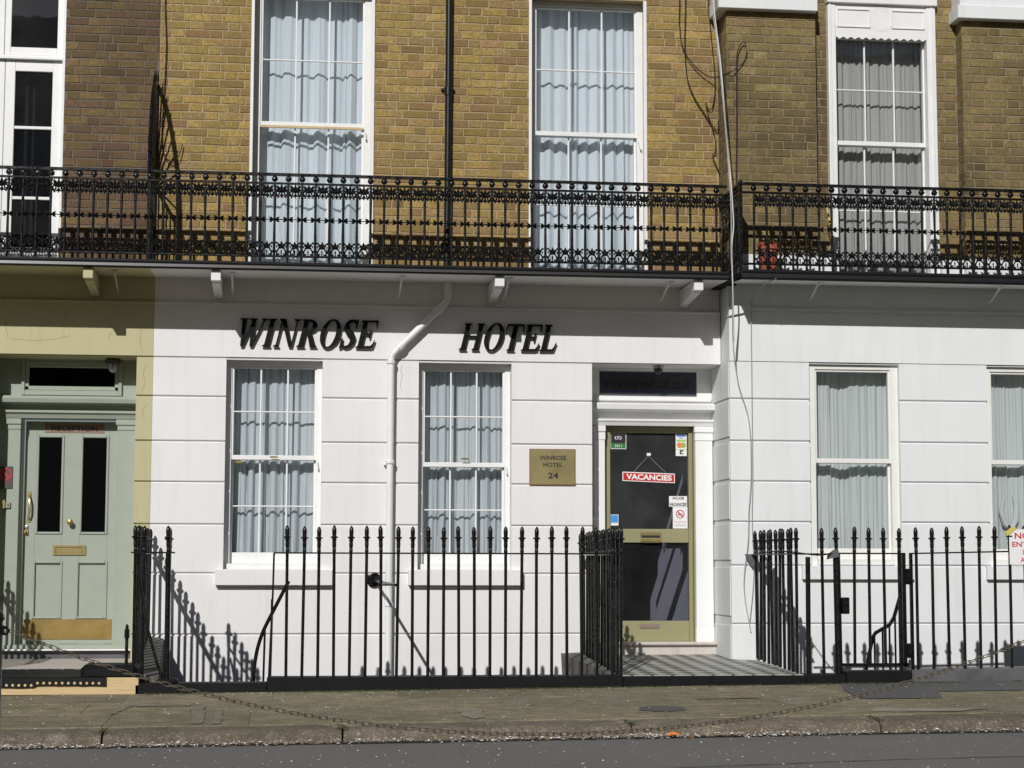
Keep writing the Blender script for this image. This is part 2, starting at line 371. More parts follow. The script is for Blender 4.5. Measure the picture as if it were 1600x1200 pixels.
def text_mesh(body, mat, x0, x1, z0, z1, y, bold=0.0, depth=.001, shear=0):
    cu = bpy.data.curves.new('t', 'FONT'); cu.body = body; cu.size = 1; cu.offset = bold; cu.extrude = .0; cu.resolution_u = 3; cu.shear = shear
    o = bpy.data.objects.new('t', cu); col.objects.link(o)
    dg = bpy.context.evaluated_depsgraph_get(); me = bpy.data.meshes.new_from_object(o.evaluated_get(dg))
    bpy.data.objects.remove(o); bpy.data.curves.remove(cu)
    xs = [v.co.x for v in me.vertices]; ys = [v.co.y for v in me.vertices]
    a, b, c, d = min(xs), max(xs), min(ys), max(ys)
    for v in me.vertices:
        v.co = ((v.co.x-a)/(b-a)*(x1-x0)+x0, y, (v.co.y-c)/(d-c)*(z1-z0)+z0)
    me.materials.clear(); me.materials.append(mat); return me
def text(body, mat, x0, x1, z0, z1, y, parent, bold=0.0, name='lettering', shear=0):
    return put(name, text_mesh(body, mat, x0, x1, z0, z1, y, bold, shear=shear), parent)

# ------------------------------------------------------------------ ground
def pz(x, y): return .005+.0085*x+.025*(y+1.9)
def rz(x, y): return pz(x, -4.65)-.085-.006*(-4.65-y if y > -9 else 4.35)
def grid_sheet(x0, x1, y0, y1, nx, ny, fz, jit=0):
    mb = MB(); vs = []; fs = []
    for i in range(nx+1):
        for j in range(ny+1):
            x = x0+(x1-x0)*i/nx; y = y0+(y1-y0)*j/ny; vs.append((x, y, fz(x, y)+rnd.uniform(-jit, jit)))
    for i in range(nx):
        for j in range(ny):
            a = i*(ny+1)+j; fs.append((a, a+ny+1, a+ny+2, a+1))
    return mb.add(vs, fs)
struct(grid_sheet(-60, 60, -60, -4.40, 40, 20, lambda x, y: rz(x, y)).build('road', M['asphalt']))
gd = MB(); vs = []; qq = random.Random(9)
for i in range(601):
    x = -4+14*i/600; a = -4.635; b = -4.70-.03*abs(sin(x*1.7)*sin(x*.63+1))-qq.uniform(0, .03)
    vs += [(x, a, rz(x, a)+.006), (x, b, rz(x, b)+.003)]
gd.add(vs, [(2*i, 2*i+1, 2*i+3, 2*i+2) for i in range(600)]); M['dirt'] = plain('kerb_shade_damp_dirt', (.022, .019, .016, 1), .95, 0, .5)
struct(gd.build('gutter_shade_dirt', M['dirt'], fix=True))  # shadow below the kerb face, painted together with damp dirt as one dark strip
pave = struct(grid_sheet(-60, 60, -4.5, -1.85, 40, 2, lambda x, y: pz(x, y)-.004).build('pavement', M['flag']))
# flagstones: two rows of large worn stones
rr = random.Random(3)
rows = [(-4.285, -3.45), (-3.443, -2.72), (-2.713, -1.99)]
for ri, (ya, yb) in enumerate(rows):
    x = -2.9+ri*.37
    while x < 8.2:
        wd = rr.choice([.75, .95, 1.1, 1.3]); x1 = x+wd-.006
        mb = MB(); t = [pz(a, b)+rr.uniform(-.002, .002) for a, b in ((x, ya), (x1, ya), (x1, yb), (x, yb))]
        c = .006
        ring = [(x, ya), (x1, ya), (x1, yb), (x, yb)]; inn = [(x+c, ya+c), (x1-c, ya+c), (x1-c, yb-c), (x+c, yb-c)]
        vs = [(p[0], p[1], t[k]-.05) for k, p in enumerate(ring)]+[(p[0], p[1], t[k]-c) for k, p in enumerate(ring)]+[(p[0], p[1], t[k]) for k, p in enumerate(inn)]
        fs = [(8, 9, 10, 11)]+[(k, (k+1) % 4, (k+1) % 4+4, k+4) for k in range(4)]+[(k+4, (k+1) % 4+4, (k+1) % 4+8, k+8) for k in range(4)]
        mb.add(vs, fs).build('flagstone', M['flag'], pave); x += wd
# kerb stones with worn rounded arris
kj = [-4.3, -2.75, -1.17, .35, 2.24, 3.92, 5.5, 7.1, 8.7]
for a, b in zip(kj, kj[1:]):
    mb = MB(); n = 12; vs = []; prof = [(-4.29, 0), (-4.40, .001), (-4.54, -.002), (-4.59, -.008), (-4.625, -.025), (-4.64, -.05), (-4.645, -.2)]
    for i in range(n+1):
        x = a+.007+(b-a-.014)*i/n
        e = .012 if i in (0, n) else 0
        for k, (y, dz) in enumerate(prof):
            vs.append((x, y+rr.uniform(-.004, .004)+(e if k > 2 else 0), pz(x, -4.45)+dz+rr.uniform(-.002, .002)-(e*.5 if k < 6 else 0)))
    m_ = len(prof); fs = [(i*m_+k, i*m_+k+1, (i+1)*m_+k+1, (i+1)*m_+k) for i in range(n) for k in range(m_-1)]
    fs += [tuple(range(m_)), tuple(n*m_+k for k in range(m_))[::-1]]
    mb.add(vs, fs).build('kerb_stone', M['kerb'], pave, smooth=True, fix=True)
MB().hexa([(-60, -4.56, -1), (60, -4.56, -1), (60, -4.2, -1), (-60, -4.2, -1), (-60, -4.56, pz(-60, -4.45)-.05), (60, -4.56, pz(60, -4.45)-.05), (60, -4.2, pz(60, -4.45)-.05), (-60, -4.2, pz(-60, -4.45)-.05)]).build('kerb_bed', M['plinth'], pave)
# asphalt patch beside the right railings
pp = [(4.45, -2.0), (9, -2.0), (9, -2.75), (4.98, -2.78), (4.83, -3.28), (4.22, -3.22), (4.30, -2.55)]
pm = MB(); pm.add([(x, y, pz(x, y)+.005) for x, y in pp], [tuple(range(len(pp)))[::-1]])
struct(pm.build('tarmac_patch', M['patch'], fix=True))
cc = [(2.62+.17*cos(t*pi/8)*(1+.2*sin(t*2.3)), -3.72+.19*sin(t*pi/8)) for t in range(16)]
struct(MB().add([(x, y, pz(x, y)+.005) for x, y in cc], [tuple(range(16))]).build('tarmac_repair', M['patch']))
M['fill'] = stone('pale_mortar_fill', (.37, .335, .25, 1), (.25, .225, .155, 1), .35)
for poly in ([(-.72, -2.95), (-.60, -2.98), (-.575, -3.6), (-.56, -4.2), (-.64, -4.22), (-.66, -3.6)], [(-.50, -3.3), (-.455, -3.32), (-.44, -4.2), (-.50, -4.24)], [(-1.15, -2.93), (-.60, -2.97), (-.60, -3.03), (-1.12, -3.0), (-1.2, -3.5), (-1.24, -3.5)],
             [(1.18, -3.5), (1.27, -3.35), (1.36, -3.6), (1.32, -4.1), (1.24, -4.2), (1.17, -3.9)], [(3.0, -3.05), (3.5, -3.02), (3.5, -3.06), (3.02, -3.1)], [(4.1, -3.9), (4.9, -4.05), (4.6, -4.2), (4.0, -4.15)]):
    jag = []
    for (xa_, ya_), (xb_, yb_) in zip(poly, poly[1:]+poly[:1]):
        for k in range(7): jag.append((xa_+(xb_-xa_)*k/7+rr.uniform(-.012, .012), ya_+(yb_-ya_)*k/7+rr.uniform(-.012, .012)))
    poly = jag
    struct(MB().add([(x, y, pz(x, y)+.0055) for x, y in poly], [tuple(range(len(poly)))]).build('mortar_fill', M['fill'], fix=True))
ck = MB(); vs = []
for i in range(81):
    x = 2.0+5*i/80; y = -6.35+.10*(x-2)+.03*sin(x*2.3)+rr.uniform(-.008, .008); t_ = rr.uniform(.004, .011)
    vs += [(x, y-t_, rz(x, y)+.004), (x, y+t_, rz(x, y)+.004)]
struct(ck.add(vs, [(2*i, 2*i+2, 2*i+3, 2*i+1) for i in range(80)]).build('road_crack', M['dirt'], fix=True))
# near pavement where the bollards stand
struct(MB().box(-60, 60, -25, -8.3, -.45, -.06, .01).build('near_pavement', M['flag']))
# basement areas behind the railings
struct(MB().box(-1.1, 2.5, -1.75, .01, -2.3, -2.2).build('area_floor', M['cheek']))
struct(MB().box(4.25, 9, -1.75, -.33, -2.3, -2.2).build('area_paving', M['cheek']))

# the terrace across the street: stands behind the camera and shows in the window glass
opp = thing('terraced_house', 'brown brick terrace across the street mirrored darkly in the window glass', 'building', (0, -36, 0))
hl = []
for i in range(-9, 10):
    for z in (.6, 4.2, 7.8, 11.0): hl.append((i*2.6-.55, i*2.6+.55, z, z+2.1))
w_o = wall_mesh(-26, 28, -.1, 14.6, -36.3, -36, hl).build('wall', M['brick_opp'], opp)
MB().box(-26, 28, -37, -36.31, -.1, 14.5).build('room', M['room'], opp)
mb = MB()
for h in hl: mb.box(h[0], h[1], -36.24, -36.2, h[2], h[3])
tag(mb.build('panes', M['opp_pane'], opp), kind='stuff')
MB().box(-26, 28, -36.35, -35.7, 14.601, 14.95, .02).build('cornice', M['cheek'], opp)
for k, (a, b, h) in enumerate(((-26, -12, 16.9), (-12, -3.0, 17.6), (-3.0, 9, 16.6), (9, 28, 17.2))):
    MB().prismx([(-45, 14.96), (-36.4, 14.96), (-39.5, h), (-42, h)], a, b-.02).build('roof', M['cheek'], opp, fix=True)
    MB().box(b-1.2, b-.2, -40.2, -39.2, 15.5, h+1.3, .02).build('chimney', M['brick_opp'], opp)

# ------------------------------------------------------------------ brickwork
BR = {}
def brick_vs(wd, ht, q):
    c = .0035; d = .035; vs = []
    for (sx, sz) in ((0, 0), (1, 0), (1, 1), (0, 1)):
        vs.append((sx*wd, d, sz*ht))
    jj = [(q.uniform(-.003, .003), q.uniform(-.0032, .0032)) for _ in range(4)]
    ty = [q.uniform(-.0018, .0012) for _ in range(4)]
    for k, (sx, sz) in enumerate(((0, 0), (1, 0), (1, 1), (0, 1))):
        vs.append((sx*wd+jj[k][0], .0035, sz*ht+jj[k][1]))
    for k, (sx, sz) in enumerate(((0, 0), (1, 0), (1, 1), (0, 1))):
        vs.append((sx*wd+jj[k][0]+(c if sx == 0 else -c), ty[k], sz*ht+jj[k][1]+(c if sz == 0 else -c)))
    return vs
BF = [(8, 9, 10, 11)]+[(k, (k+1) % 4, (k+1) % 4+4, k+4) for k in range(4)]+[(k+4, (k+1) % 4+4, (k+1) % 4+8, k+8) for k in range(4)]
CH = .0765
def brick_meshes(mat):
    if mat.name not in BR:
        q = random.Random(len(BR)+11); L = {}
        for kind, wd in (('s', .2150), ('h', .1025)):
            L[kind] = []
            for k in range(8):
                me = bpy.data.meshes.new('brick'); me.from_pydata(brick_vs(wd, CH-.0108, q), [], BF); me.materials.append(mat); L[kind].append(me)
        BR[mat.name] = L
    return BR[mat.name]
def brickwork(parent, x0, x1, z0, z1, y, holes, matf, seed, limit=300, score=None, allstuff=False):
    """Flemish bond; matf(x, z, q) picks the clay; pieces are parts, the surplus is one joined part"""
    q = random.Random(seed); items = []
    nrow = int((z1-z0)/CH)
    for r in range(nrow):
        z = z0+r*CH; x = x0-.3+(.1645 if r % 2 else 0)+q.uniform(-.012, .012); k = 0
        while x < x1:
            wd = (.2265 if k % 2 == 0 else .114)+q.uniform(-.006, .006)
            if q.random() < .07: wd = .2265
            segs = [(max(x, x0)+.0053, min(x+wd, x1)-.0053)]
            for h in holes:
                if h[2]-.02 < z+CH*.5 < h[3]+.02:
                    ns = []
                    for a, b in segs:
                        if b <= h[0] or a >= h[1]: ns.append((a, b))
                        else:
                            if a < h[0]-.02: ns.append((a, h[0]))
                            if b > h[1]+.02: ns.append((h[1], b))
                    segs = ns
            for a, b in segs:
                if b-a > .02: items.append((a, b, z))
            x += wd; k += 1
    if score is None: score = lambda a, b, z: (b-a)
    order = sorted(range(len(items)), key=lambda i: -score(*items[i])); picked = set(order[:0 if allstuff else limit])
    rest = {}
    for i, (a, b, z) in enumerate(items):
        m = matf((a+b)/2, z, q); wd = b-a
        if i in picked:
            k = 's' if wd > .15 else 'h'; nom = .2150 if k == 's' else .1025
            me = q.choice(brick_meshes(m)[k]); put('brick', me, parent, (a, y, z), scale=(wd/nom, 1, 1))
        else:
            mb = rest.setdefault(m.name, (MB(), m))[0]
            mb.add([(vx+a, vy+y, vz+z) for vx, vy, vz in brick_vs(wd, CH-.0108, q)], BF)
    for nm, (mb, m) in rest.items(): tag(mb.build('brickwork', m, parent), kind='stuff')

# ------------------------------------------------------------------ window pieces
def pane(parent, x0, x1, z0, z1, y, mat=None, name='pane'):
    return MB().add([(x0, y, z0), (x1, y, z0), (x1, y, z1), (x0, y, z1), (x0, y+.004, z0), (x1, y+.004, z0), (x1, y+.004, z1), (x0, y+.004, z1)],
        [(0, 1, 2, 3)]).build(name, mat or M['glass'], parent)
def sash(parent, x0, x1, z0, z1, y, cols, rows, mat, top=.045, bot=.045, side=.03, bar=.016, th=.04, gm=None):
    mb = MB()
    mb.box(x0, x0+side, y, y+th, z0, z1, .003); mb.box(x1-side, x1, y, y+th, z0, z1, .003)
    mb.box(x0+side, x1-side, y+.001, y+th, z1-top, z1, .003); mb.box(x0+side, x1-side, y+.001, y+th, z0, z0+bot, .003)
    gx0, gx1, gz0, gz1 = x0+side, x1-side, z0+bot, z1-top
    xe = [gx0+(gx1-gx0)*i/cols for i in range(cols+1)]; ze = [gz0+(gz1-gz0)*i/rows for i in range(rows+1)]
    for x in xe[1:-1]: mb.box(x-bar/2, x+bar/2, y+.003, y+.03, gz0, gz1, .004)
    for z in ze[1:-1]: mb.box(gx0, gx1, y+.006, y+.03, z-bar*.4, z+bar*.4, .004)
    s = mb.build('sash', mat, parent)
    for i in range(cols):
        for j in range(rows): pane(parent, xe[i], xe[i+1], ze[j], ze[j+1], y+.016+.0007*((i*3+j*5) % 4), gm)
    return s
def sash_window(parent, x0, x1, z0, z1, y, zm, cols, rows, mat, rev=.12, jamb=.05, gm=None, ztop=None, sillz=None, botrail=.075, meet=.042):
    """box frame behind the reveal, upper sash in front of the lower one"""
    f = MB(); ya = y+rev; zt = z1-.045
    f.box(x0, x0+jamb, ya, ya+.12, z0, z1, .003); f.box(x1-jamb, x1, ya, ya+.12, z0, z1, .003)
    f.box(x0+jamb, x1-jamb, ya+.001, ya+.12, zt, z1, .003); f.box(x0+jamb, x1-jamb, ya-.05, ya+.12, z0, z0+.05, .004)
    w_ = f.build('window', mat, parent)
    sash(w_, x0+jamb-.012, x1-jamb+.012, zm-meet*.5, zt, ya+.015, cols, rows, mat, top=.02, bot=meet, gm=gm)
    sash(w_, x0+jamb-.012, x1-jamb+.012, z0+.05, zm+meet*.5, ya+.06, cols, rows, mat, top=meet, bot=botrail, gm=gm)
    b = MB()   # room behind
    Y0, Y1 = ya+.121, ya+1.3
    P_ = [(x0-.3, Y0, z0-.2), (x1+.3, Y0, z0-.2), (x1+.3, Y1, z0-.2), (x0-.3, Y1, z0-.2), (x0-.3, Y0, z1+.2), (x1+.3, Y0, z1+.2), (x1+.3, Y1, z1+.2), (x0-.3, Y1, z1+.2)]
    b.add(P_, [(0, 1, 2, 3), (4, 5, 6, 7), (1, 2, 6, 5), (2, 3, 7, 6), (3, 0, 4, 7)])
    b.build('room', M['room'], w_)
    return w_
def curtain(x0, x1, z0, z1, y, seed, mat, label, amp=.022, folds=12, group=None, gap=None, flare=0):
    q = random.Random(seed); N = 150; R_ = 14; cs = []; x = 0
    while x < 1.05: cs.append(x); x += q.uniform(.35, 1.7)/folds
    def h(t, s):
        k = max(i for i in range(len(cs)) if cs[i] <= t+1e-9); a = cs[k]; b = cs[k+1] if k+1 < len(cs) else a+1/folds
        u = (t-a)/(b-a); return -amp*(.35+.65*((k*7+seed) % 5)/4)*(sin(pi*u)**.55) + amp*.35*sin(t*folds*4+s*2+seed)*(.3+.7*s)
    mb = MB(); vs = []
    for j in range(R_+1):
        s = j/R_; z = z1+(z0-z1)*s
        for i in range(N+1):
            t = i/N; tt = min(1, max(0, t+.008*sin(s*3+t*9+seed)*s)); yy = y+h(tt, s)*(.6+.5*s)+.006*sin(tt*97+seed)*sin(tt*31)
            if gap: yy += gap[2]*max(0, 1-abs((t-(gap[0]+flare*s))/gap[1]))**.5
            vs.append((x0+(x1-x0)*t, yy, z))
    fs = [(j*(N+1)+i, (j+1)*(N+1)+i, (j+1)*(N+1)+i+1, j*(N+1)+i+1) for j in range(R_) for i in range(N)]
    o = mb.add(vs, fs).build('net_curtain', mat, smooth=True)
    return tag(o, label, 'curtain', group)
def room(parent, x0, x1, y0, y1, z0, z1, mat, name='room'):
    b = MB(); P_ = [(x0, y0, z0), (x1, y0, z0), (x1, y1, z0), (x0, y1, z0), (x0, y0, z1), (x1, y0, z1), (x1, y1, z1), (x0, y1, z1)]
    b.add(P_, [(0, 1, 2, 3), (4, 5, 6, 7), (1, 2, 6, 5), (2, 3, 7, 6), (3, 0, 4, 7)]); return b.build(name, mat, parent)

# ------------------------------------------------------------------ the hotel
H0, H1 = -1.242, 3.945
GR = [-.16, .37, .91, 1.343, 1.72, 2.085, 2.486, 2.848]      # rustication joints
W1 = (-.594, .268, .95, 2.83); W2 = (1.139, 1.99, .95, 2.83); DR = (2.735, 3.945, .10, 2.845)
U1 = (-.408, .696, 3.58, 6.285); U2 = (2.157, 3.247, 3.58, 6.285)
hotel = thing('hotel_building', 'white stuccoed hotel with yellow brick upper storey and black lettering across its front', 'building', (1.3, 0, 0))
up = wall_mesh(H0, H1, 3.564, 7.0, .006, .35, [U1, U2]).build('upper_wall', M['mortar_y'], hotel)
def mfy(x, z, q): return M['brick_y']
brickwork(hotel, H0, H1, 3.566, 7.0, 0, [U1, U2], mfy, 21, score=lambda a, b, z: (b-a)*3-abs(z-5.1)-(2 if z < 3.95 or z > 6.3 else 0))
wall_mesh(H0, H1-.0, -2.3, 2.85, .018, .37, [W1, W2, DR]).build('wall', M['white'], hotel)
MB().box(H0, H1, 0, .37, 2.8515, 3.33, 0).build('frieze', M['white'], hotel)
MB().box(H0, H1, .03, .37, 3.331, 3.563, 0).build('fascia', M['white'], hotel)
MB().box(H0, H1, -.015, .03, 3.317, 3.342, .006).build('cornice_moulding', M['white'], hotel)
def blocks(parent, x0, x1, holes, y, mat, gr, zbot=None):
    for a, b in zip(gr, gr[1:]):
        z0, z1 = a+.0085, b-.0085
        cut = [(h[0], h[1]) for h in holes if h[2] < (z0+z1)/2 < h[3]]
        segs = [(x0, x1)]
        for c0, c1 in cut:
            ns = []
            for s0, s1 in segs:
                if s1 <= c0 or s0 >= c1: ns.append((s0, s1))
                else:
                    if c0-s0 > .01: ns.append((s0, c0))
                    if s1-c1 > .01: ns.append((c1, s1))
            segs = ns
        for s0, s1 in segs:
            mb = MB(); c = .008; yb = y+.0175
            vs = [(s0, yb, z0), (s1, yb, z0), (s1, yb, z1), (s0, yb, z1), (s0, y+c, z0), (s1, y+c, z0), (s1, y+c, z1), (s0, y+c, z1), (s0, y, z0+c), (s1, y, z0+c), (s1, y, z1-c*.4), (s0, y, z1-c*.4)]
            mb.add(vs, BF).build('stucco_block', mat, parent)
WS1 = (-.66, .375, .808, .952); WS2 = (1.055, 2.09, .808, .952)
blocks(hotel, H0, H1-.003, [W1, W2, DR], 0, M['white'], GR)
blocks(hotel, H0, 2.5, [], 0, M['white'], [-1.5, -1.1, -.7, -.16])
for S in (WS1, WS2):
    MB().box(S[0], S[1], -.07, .03, S[2], S[3]-.004, .004).build('window_ledge', M['white'], hotel)
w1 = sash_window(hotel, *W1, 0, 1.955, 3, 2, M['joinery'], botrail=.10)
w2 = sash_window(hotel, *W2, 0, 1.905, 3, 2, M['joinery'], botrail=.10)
for wn, Wd in ((w1, W1), (w2, W2)):
    MB().box(Wd[0]+.03, Wd[1]-.002, .02, .09, Wd[2]+.0, Wd[2]+.05, .004).build('sub_sill', M['joinery'], wn)
    mb = MB(); mb.box(Wd[0]+.09, Wd[0]+.15, .148, .155, Wd[2]+.955, Wd[2]+.975); mb.box(Wd[0]+.4, Wd[0]+.47, .085, .1, Wd[2]+1.0, Wd[2]+1.015)
    mb.build('sash_catch', M['brass'], wn)
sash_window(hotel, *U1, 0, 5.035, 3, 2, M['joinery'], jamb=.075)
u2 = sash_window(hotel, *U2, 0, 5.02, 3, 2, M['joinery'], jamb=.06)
MB().box(U1[0]+.075, U1[1]-.075, .093, .104, 4.99, 5.012, .001).build('bare_timber_strip', M['wood'], hotel)
for U in (U1, U2):
    mb = MB(); mb.box(U[0]-.012, U[0]+.016, -.012, .03, U[2], U[3], .003); mb.box(U[1]-.016, U[1]+.014, -.012, .03, U[2], U[3], .003)
    mb.build('reveal_lining', M['joinery'], hotel)
for xx, zz, dx in ((U1[1]-.075, 4.95, .012), (U2[1]-.055, 4.93, .02), (W2[1]-.05, 1.87, .012), (W1[1]-.05, 1.90, .012)):
    MB().prism([(xx, zz+.03), (xx+.012, zz+.03), (xx+.012+dx, zz-.05), (xx+dx, zz-.05)], .08, .1).build('sash_horn', M['joinery'], hotel)
curtain(W1[0]+.03, W1[1]-.02, 1.0, 2.8, .325, 3, M['curtain_l'], 'net curtain in the ground floor window below the word WINROSE', folds=13, amp=.055)
curtain(W2[0]+.03, W2[1]-.02, 1.0, 2.8, .325, 8, M['curtain_l'], 'net curtain in the ground floor window left of the brass plaque', folds=13, amp=.055)
curtain(U1[0]+.03, U1[1]-.03, 3.6, 6.28, .335, 5, M['curtain_b'], 'tall pale blue curtain upstairs in the sash window left of the black downpipe', folds=11, amp=.06)
curtain(U2[0]+.03, U2[1]-.03, 3.6, 6.28, .335, 14, M['curtain_b'], 'tall pale blue curtain upstairs in the sash window right of the black downpipe', folds=13, amp=.058)
# cracks in the stucco: shallow dark hairlines
for pts in ([(.985, 2.80), (.975, 2.74), (.99, 2.70), (.97, 2.62), (.985, 2.57)], ):
    MB().tube([(x, -.0005, z) for x, z in pts], .0016, 4).build('crack', M['cheek'], hotel)

# entrance: recess, pilastered frame, fanlight, glazed door
ER = MB()
ER.box(2.735, 2.737, .018, .5, .1, 2.845)
ER.build('reveal', M['white'], hotel)
mb = MB(); yb = .37
mb.box(2.735, 2.865, yb, yb+.1, .28, 2.83); mb.box(3.80, 3.945, yb, yb+.1, .28, 2.83)        # flanks
mb.box(2.865, 3.80, yb, yb+.1, 2.815, 2.83); mb.box(2.865, 3.80, yb+.002, yb+.1, 2.30, 2.58)
mb.box(2.735, 3.945, yb-.015, yb+.1, 2.83, 2.8505)
mb.build('door_surround', M['joinery'], hotel)
MB().box(2.83, 3.935, yb-.03, yb-.001, 2.53, 2.575, .008).build('fanlight_sill', M['joinery'], hotel)
mb = MB(); mb.prismx([(yb, 2.43), (yb-.05, 2.435), (yb-.13, 2.445), (yb-.14, 2.49), (yb-.12, 2.505), (yb, 2.512)], 2.775, 3.942)
mb.build('door_cornice', M['joinery'], hotel, fix=True)
mb = MB(); mb.prismx([(yb, 2.295), (yb-.055, 2.297), (yb-.07, 2.325), (yb-.085, 2.34), (yb-.085, 2.357), (yb, 2.36)], 2.79, 3.942)
mb.build('door_architrave', M['joinery'], hotel, fix=True)
for a, b in ((2.80, 2.915), (3.765, 3.942)):
    mb = MB(); mb.box(a+.006, b-.006, yb-.05, yb, .42, 2.16, .004); mb.box(a+.002, b-.002, yb-.056, yb, .28, .42, .005)
    mb.box(a+.002, b-.002, yb-.056, yb, 2.16, 2.235, .004); mb.box(a-.005, b+.0, yb-.068, yb, 2.235, 2.293, .006); mb.build('pilaster', M['joinery'], hotel)
fl = MB(); fl.box(2.86, 3.806, yb+.03, yb+.05, 2.575, 2.82); fl.build('fanlight_board', M['room'], hotel)
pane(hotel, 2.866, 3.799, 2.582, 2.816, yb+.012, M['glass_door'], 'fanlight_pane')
door = MB(); dy = yb+.06
MB().box(2.89, 2.9175, yb+.0015, dy+.06, .285, 2.32).build('jamb', M['olive'], hotel); MB().box(3.7635, 3.79, yb+.0015, dy+.06, .285, 2.32).build('jamb', M['olive'], hotel)
for a in ((2.918, 2.975, .285, 2.294), (3.724, 3.763, .285, 2.294)): door.box(a[0], a[1], dy-.02, dy+.05, a[2], a[3], .004)
door.box(2.975, 3.724, dy-.019, dy+.05, 2.235, 2.294, .004); door.box(2.975, 3.724, dy-.012, dy+.05, 1.203, 1.332, .005)
door.box(2.975, 3.724, dy-.012, dy+.05, .285, .475, .005)
door.box(2.928, 2.937, dy-.03, dy-.02, .285, 2.29); door.box(3.753, 3.759, dy-.03, dy-.02, .285, 2.29); 
dr = door.build('front_door', M['olive'], hotel)
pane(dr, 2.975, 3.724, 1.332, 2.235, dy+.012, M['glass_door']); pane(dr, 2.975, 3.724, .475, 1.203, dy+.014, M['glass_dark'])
mb = MB(); mb.box(3.255, 3.455, dy-.03, dy-.012, 1.205, 1.305, .006); mb.box(3.262, 3.448, dy-.05, dy-.03, 1.215, 1.245, .006); mb.build('letter_box', M['brass_pale'], dr)
MB().box(3.268, 3.442, dy-.0315, dy-.0305, 1.25, 1.272).build('letter_flap', M['print_black'], dr)
mb = MB(); mb.box(3.248, 3.436, dy-.022, dy-.0125, .405, .447, .004); mb.build('letter_slot', M['steel'], dr); MB().box(3.262, 3.422, dy-.024, dy-.0225, .413, .438).build('slot_flap', M['reception'], dr)
# hallway
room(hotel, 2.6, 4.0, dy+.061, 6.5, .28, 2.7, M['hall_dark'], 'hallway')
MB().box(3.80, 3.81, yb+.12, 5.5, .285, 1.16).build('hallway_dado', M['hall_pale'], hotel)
MB().prismx([(.52, 2.115), (.52, 2.04), (1.9, 1.155), (1.9, 1.23)], 3.77, 3.80).build('hall_light_streak', M['hall_pale'], hotel, fix=True)  # pale board added to imitate a slanting strip of light on the wall
MB().box(2.745, 3.942, .22, .47, .255, .285, .01).build('door_sill', M['marble'], hotel)
MB().box(2.75, 3.942, .26, .37, .10, .254, .004).build('door_step', M['marble'], hotel)
MB().box(2.777, 2.86, yb-.02, yb-.0, 1.46, 1.505, .004).build('intercom_panel', M['steel'], hotel)
MB().box(2.79, 2.845, yb-.075, yb-.05, 1.405, 1.44, .008).build('bell_push', M['joinery'], hotel)

# stickers and signs on the door
gy = dy+.0085
def flat(name, x0, x1, z0, z1, y, mat, parent=None, th=.002): return MB().box(x0, x1, y-th, y, z0, z1).build(name, mat, parent)
s = thing('window_sticker', 'green and black award sticker dated 2011 in the top left of the glass door', 'sticker', (3.05, gy, 2.15))
flat('sheet', 2.980, 3.132, 2.083, 2.229, gy, M['print_white'], s); flat('black_field', 2.986, 3.126, 2.137, 2.223, gy-.0025, M['print_black'], s, .001)
flat('green_field', 2.986, 3.126, 2.089, 2.137, gy-.0025, M['print_green'], s, .001); text('2011', M['print_white'], 3.02, 3.088, 2.10, 2.125, gy-.004, s)
mb = MB()
for cx in (3.037, 3.073): mb.lathe([(.016, 0), (.016, .001)], (cx, gy-.005, 2.188), 12, 'y'); 
mb.box(3.035, 3.075, gy-.005, gy-.004, 2.19, 2.204); mb.build('owl_mark', M['print_white'], s)
mb = MB()
for cx in (3.037, 3.073): mb.lathe([(.009, 0), (.009, .001)], (cx, gy-.007, 2.186), 10, 'y')
mb.build('owl_eyes', M['print_black'], s)
s = thing('window_sticker', 'tall card payment sticker in the top right of the glass door', 'sticker', (3.66, gy, 2.12))
flat('sheet', 3.607, 3.713, 2.022, 2.229, gy, M['print_white'], s); flat('blue_band', 3.615, 3.705, 2.207, 2.221, gy-.0025, M['print_blue'], s, .001)
text('VISA', M['print_blue'], 3.635, 3.685, 2.186, 2.200, gy-.003, s, .02); flat('lime_band', 3.615, 3.705, 2.158, 2.178, gy-.0025, M['print_lime'], s, .001)
MB().lathe([(.026, 0), (.026, .001)], (3.643, gy-.004, 2.125), 16, 'y').build('orange_disc', M['print_orange'], s)
MB().lathe([(.026, 0), (.026, .001)], (3.678, gy-.0045, 2.125), 16, 'y').build('gold_disc', M['print_gold'], s)
flat('rule', 3.609, 3.711, 2.083, 2.087, gy-.003, M['print_lime'], s, .001)
mb = MB(); mb.box(3.645, 3.68, gy-.005, gy-.004, 2.065, 2.078); mb.box(3.645, 3.657, gy-.005, gy-.004, 2.04, 2.065); mb.box(3.657, 3.68, gy-.005, gy-.004, 2.04, 2.048); mb.build('card_mark', M['print_black'], s)
s = thing('vacancies_sign', 'red VACANCIES sign hanging on a string inside the glass door', 'sign', (3.345, gy, 1.8))
vs_ = [(3.094, 1.870), (3.596, 1.855), (3.596, 1.765), (3.094, 1.783)]
MB().prism(vs_, gy-.004, gy).build('board', M['print_white'], s)
MB().prism([(3.102, 1.861), (3.588, 1.847), (3.588, 1.773), (3.102, 1.791)], gy-.006, gy-.0042).build('red_field', M['print_red'], s)
tm = text_mesh('VACANCIES', M['print_white'], 3.13, 3.565, 1.792, 1.845, gy-.008, .035)
for v in tm.vertices: v.co.z += -(v.co.x-3.345)*.03
put('lettering', tm, s)
MB().tube([(3.20, gy-.002, 1.868), (3.345, gy-.002, 2.02), (3.51, gy-.002, 1.862)], .0018, 4).build('string', M['grey_cable'], s)
flat('hook', 3.328, 3.366, 2.022, 2.047, gy, M['print_white'], s, .004)
s = thing('paper_notice', 'white NO JOB VACANCIES notice taped low on the glass door', 'notice', (3.63, gy, 1.6))
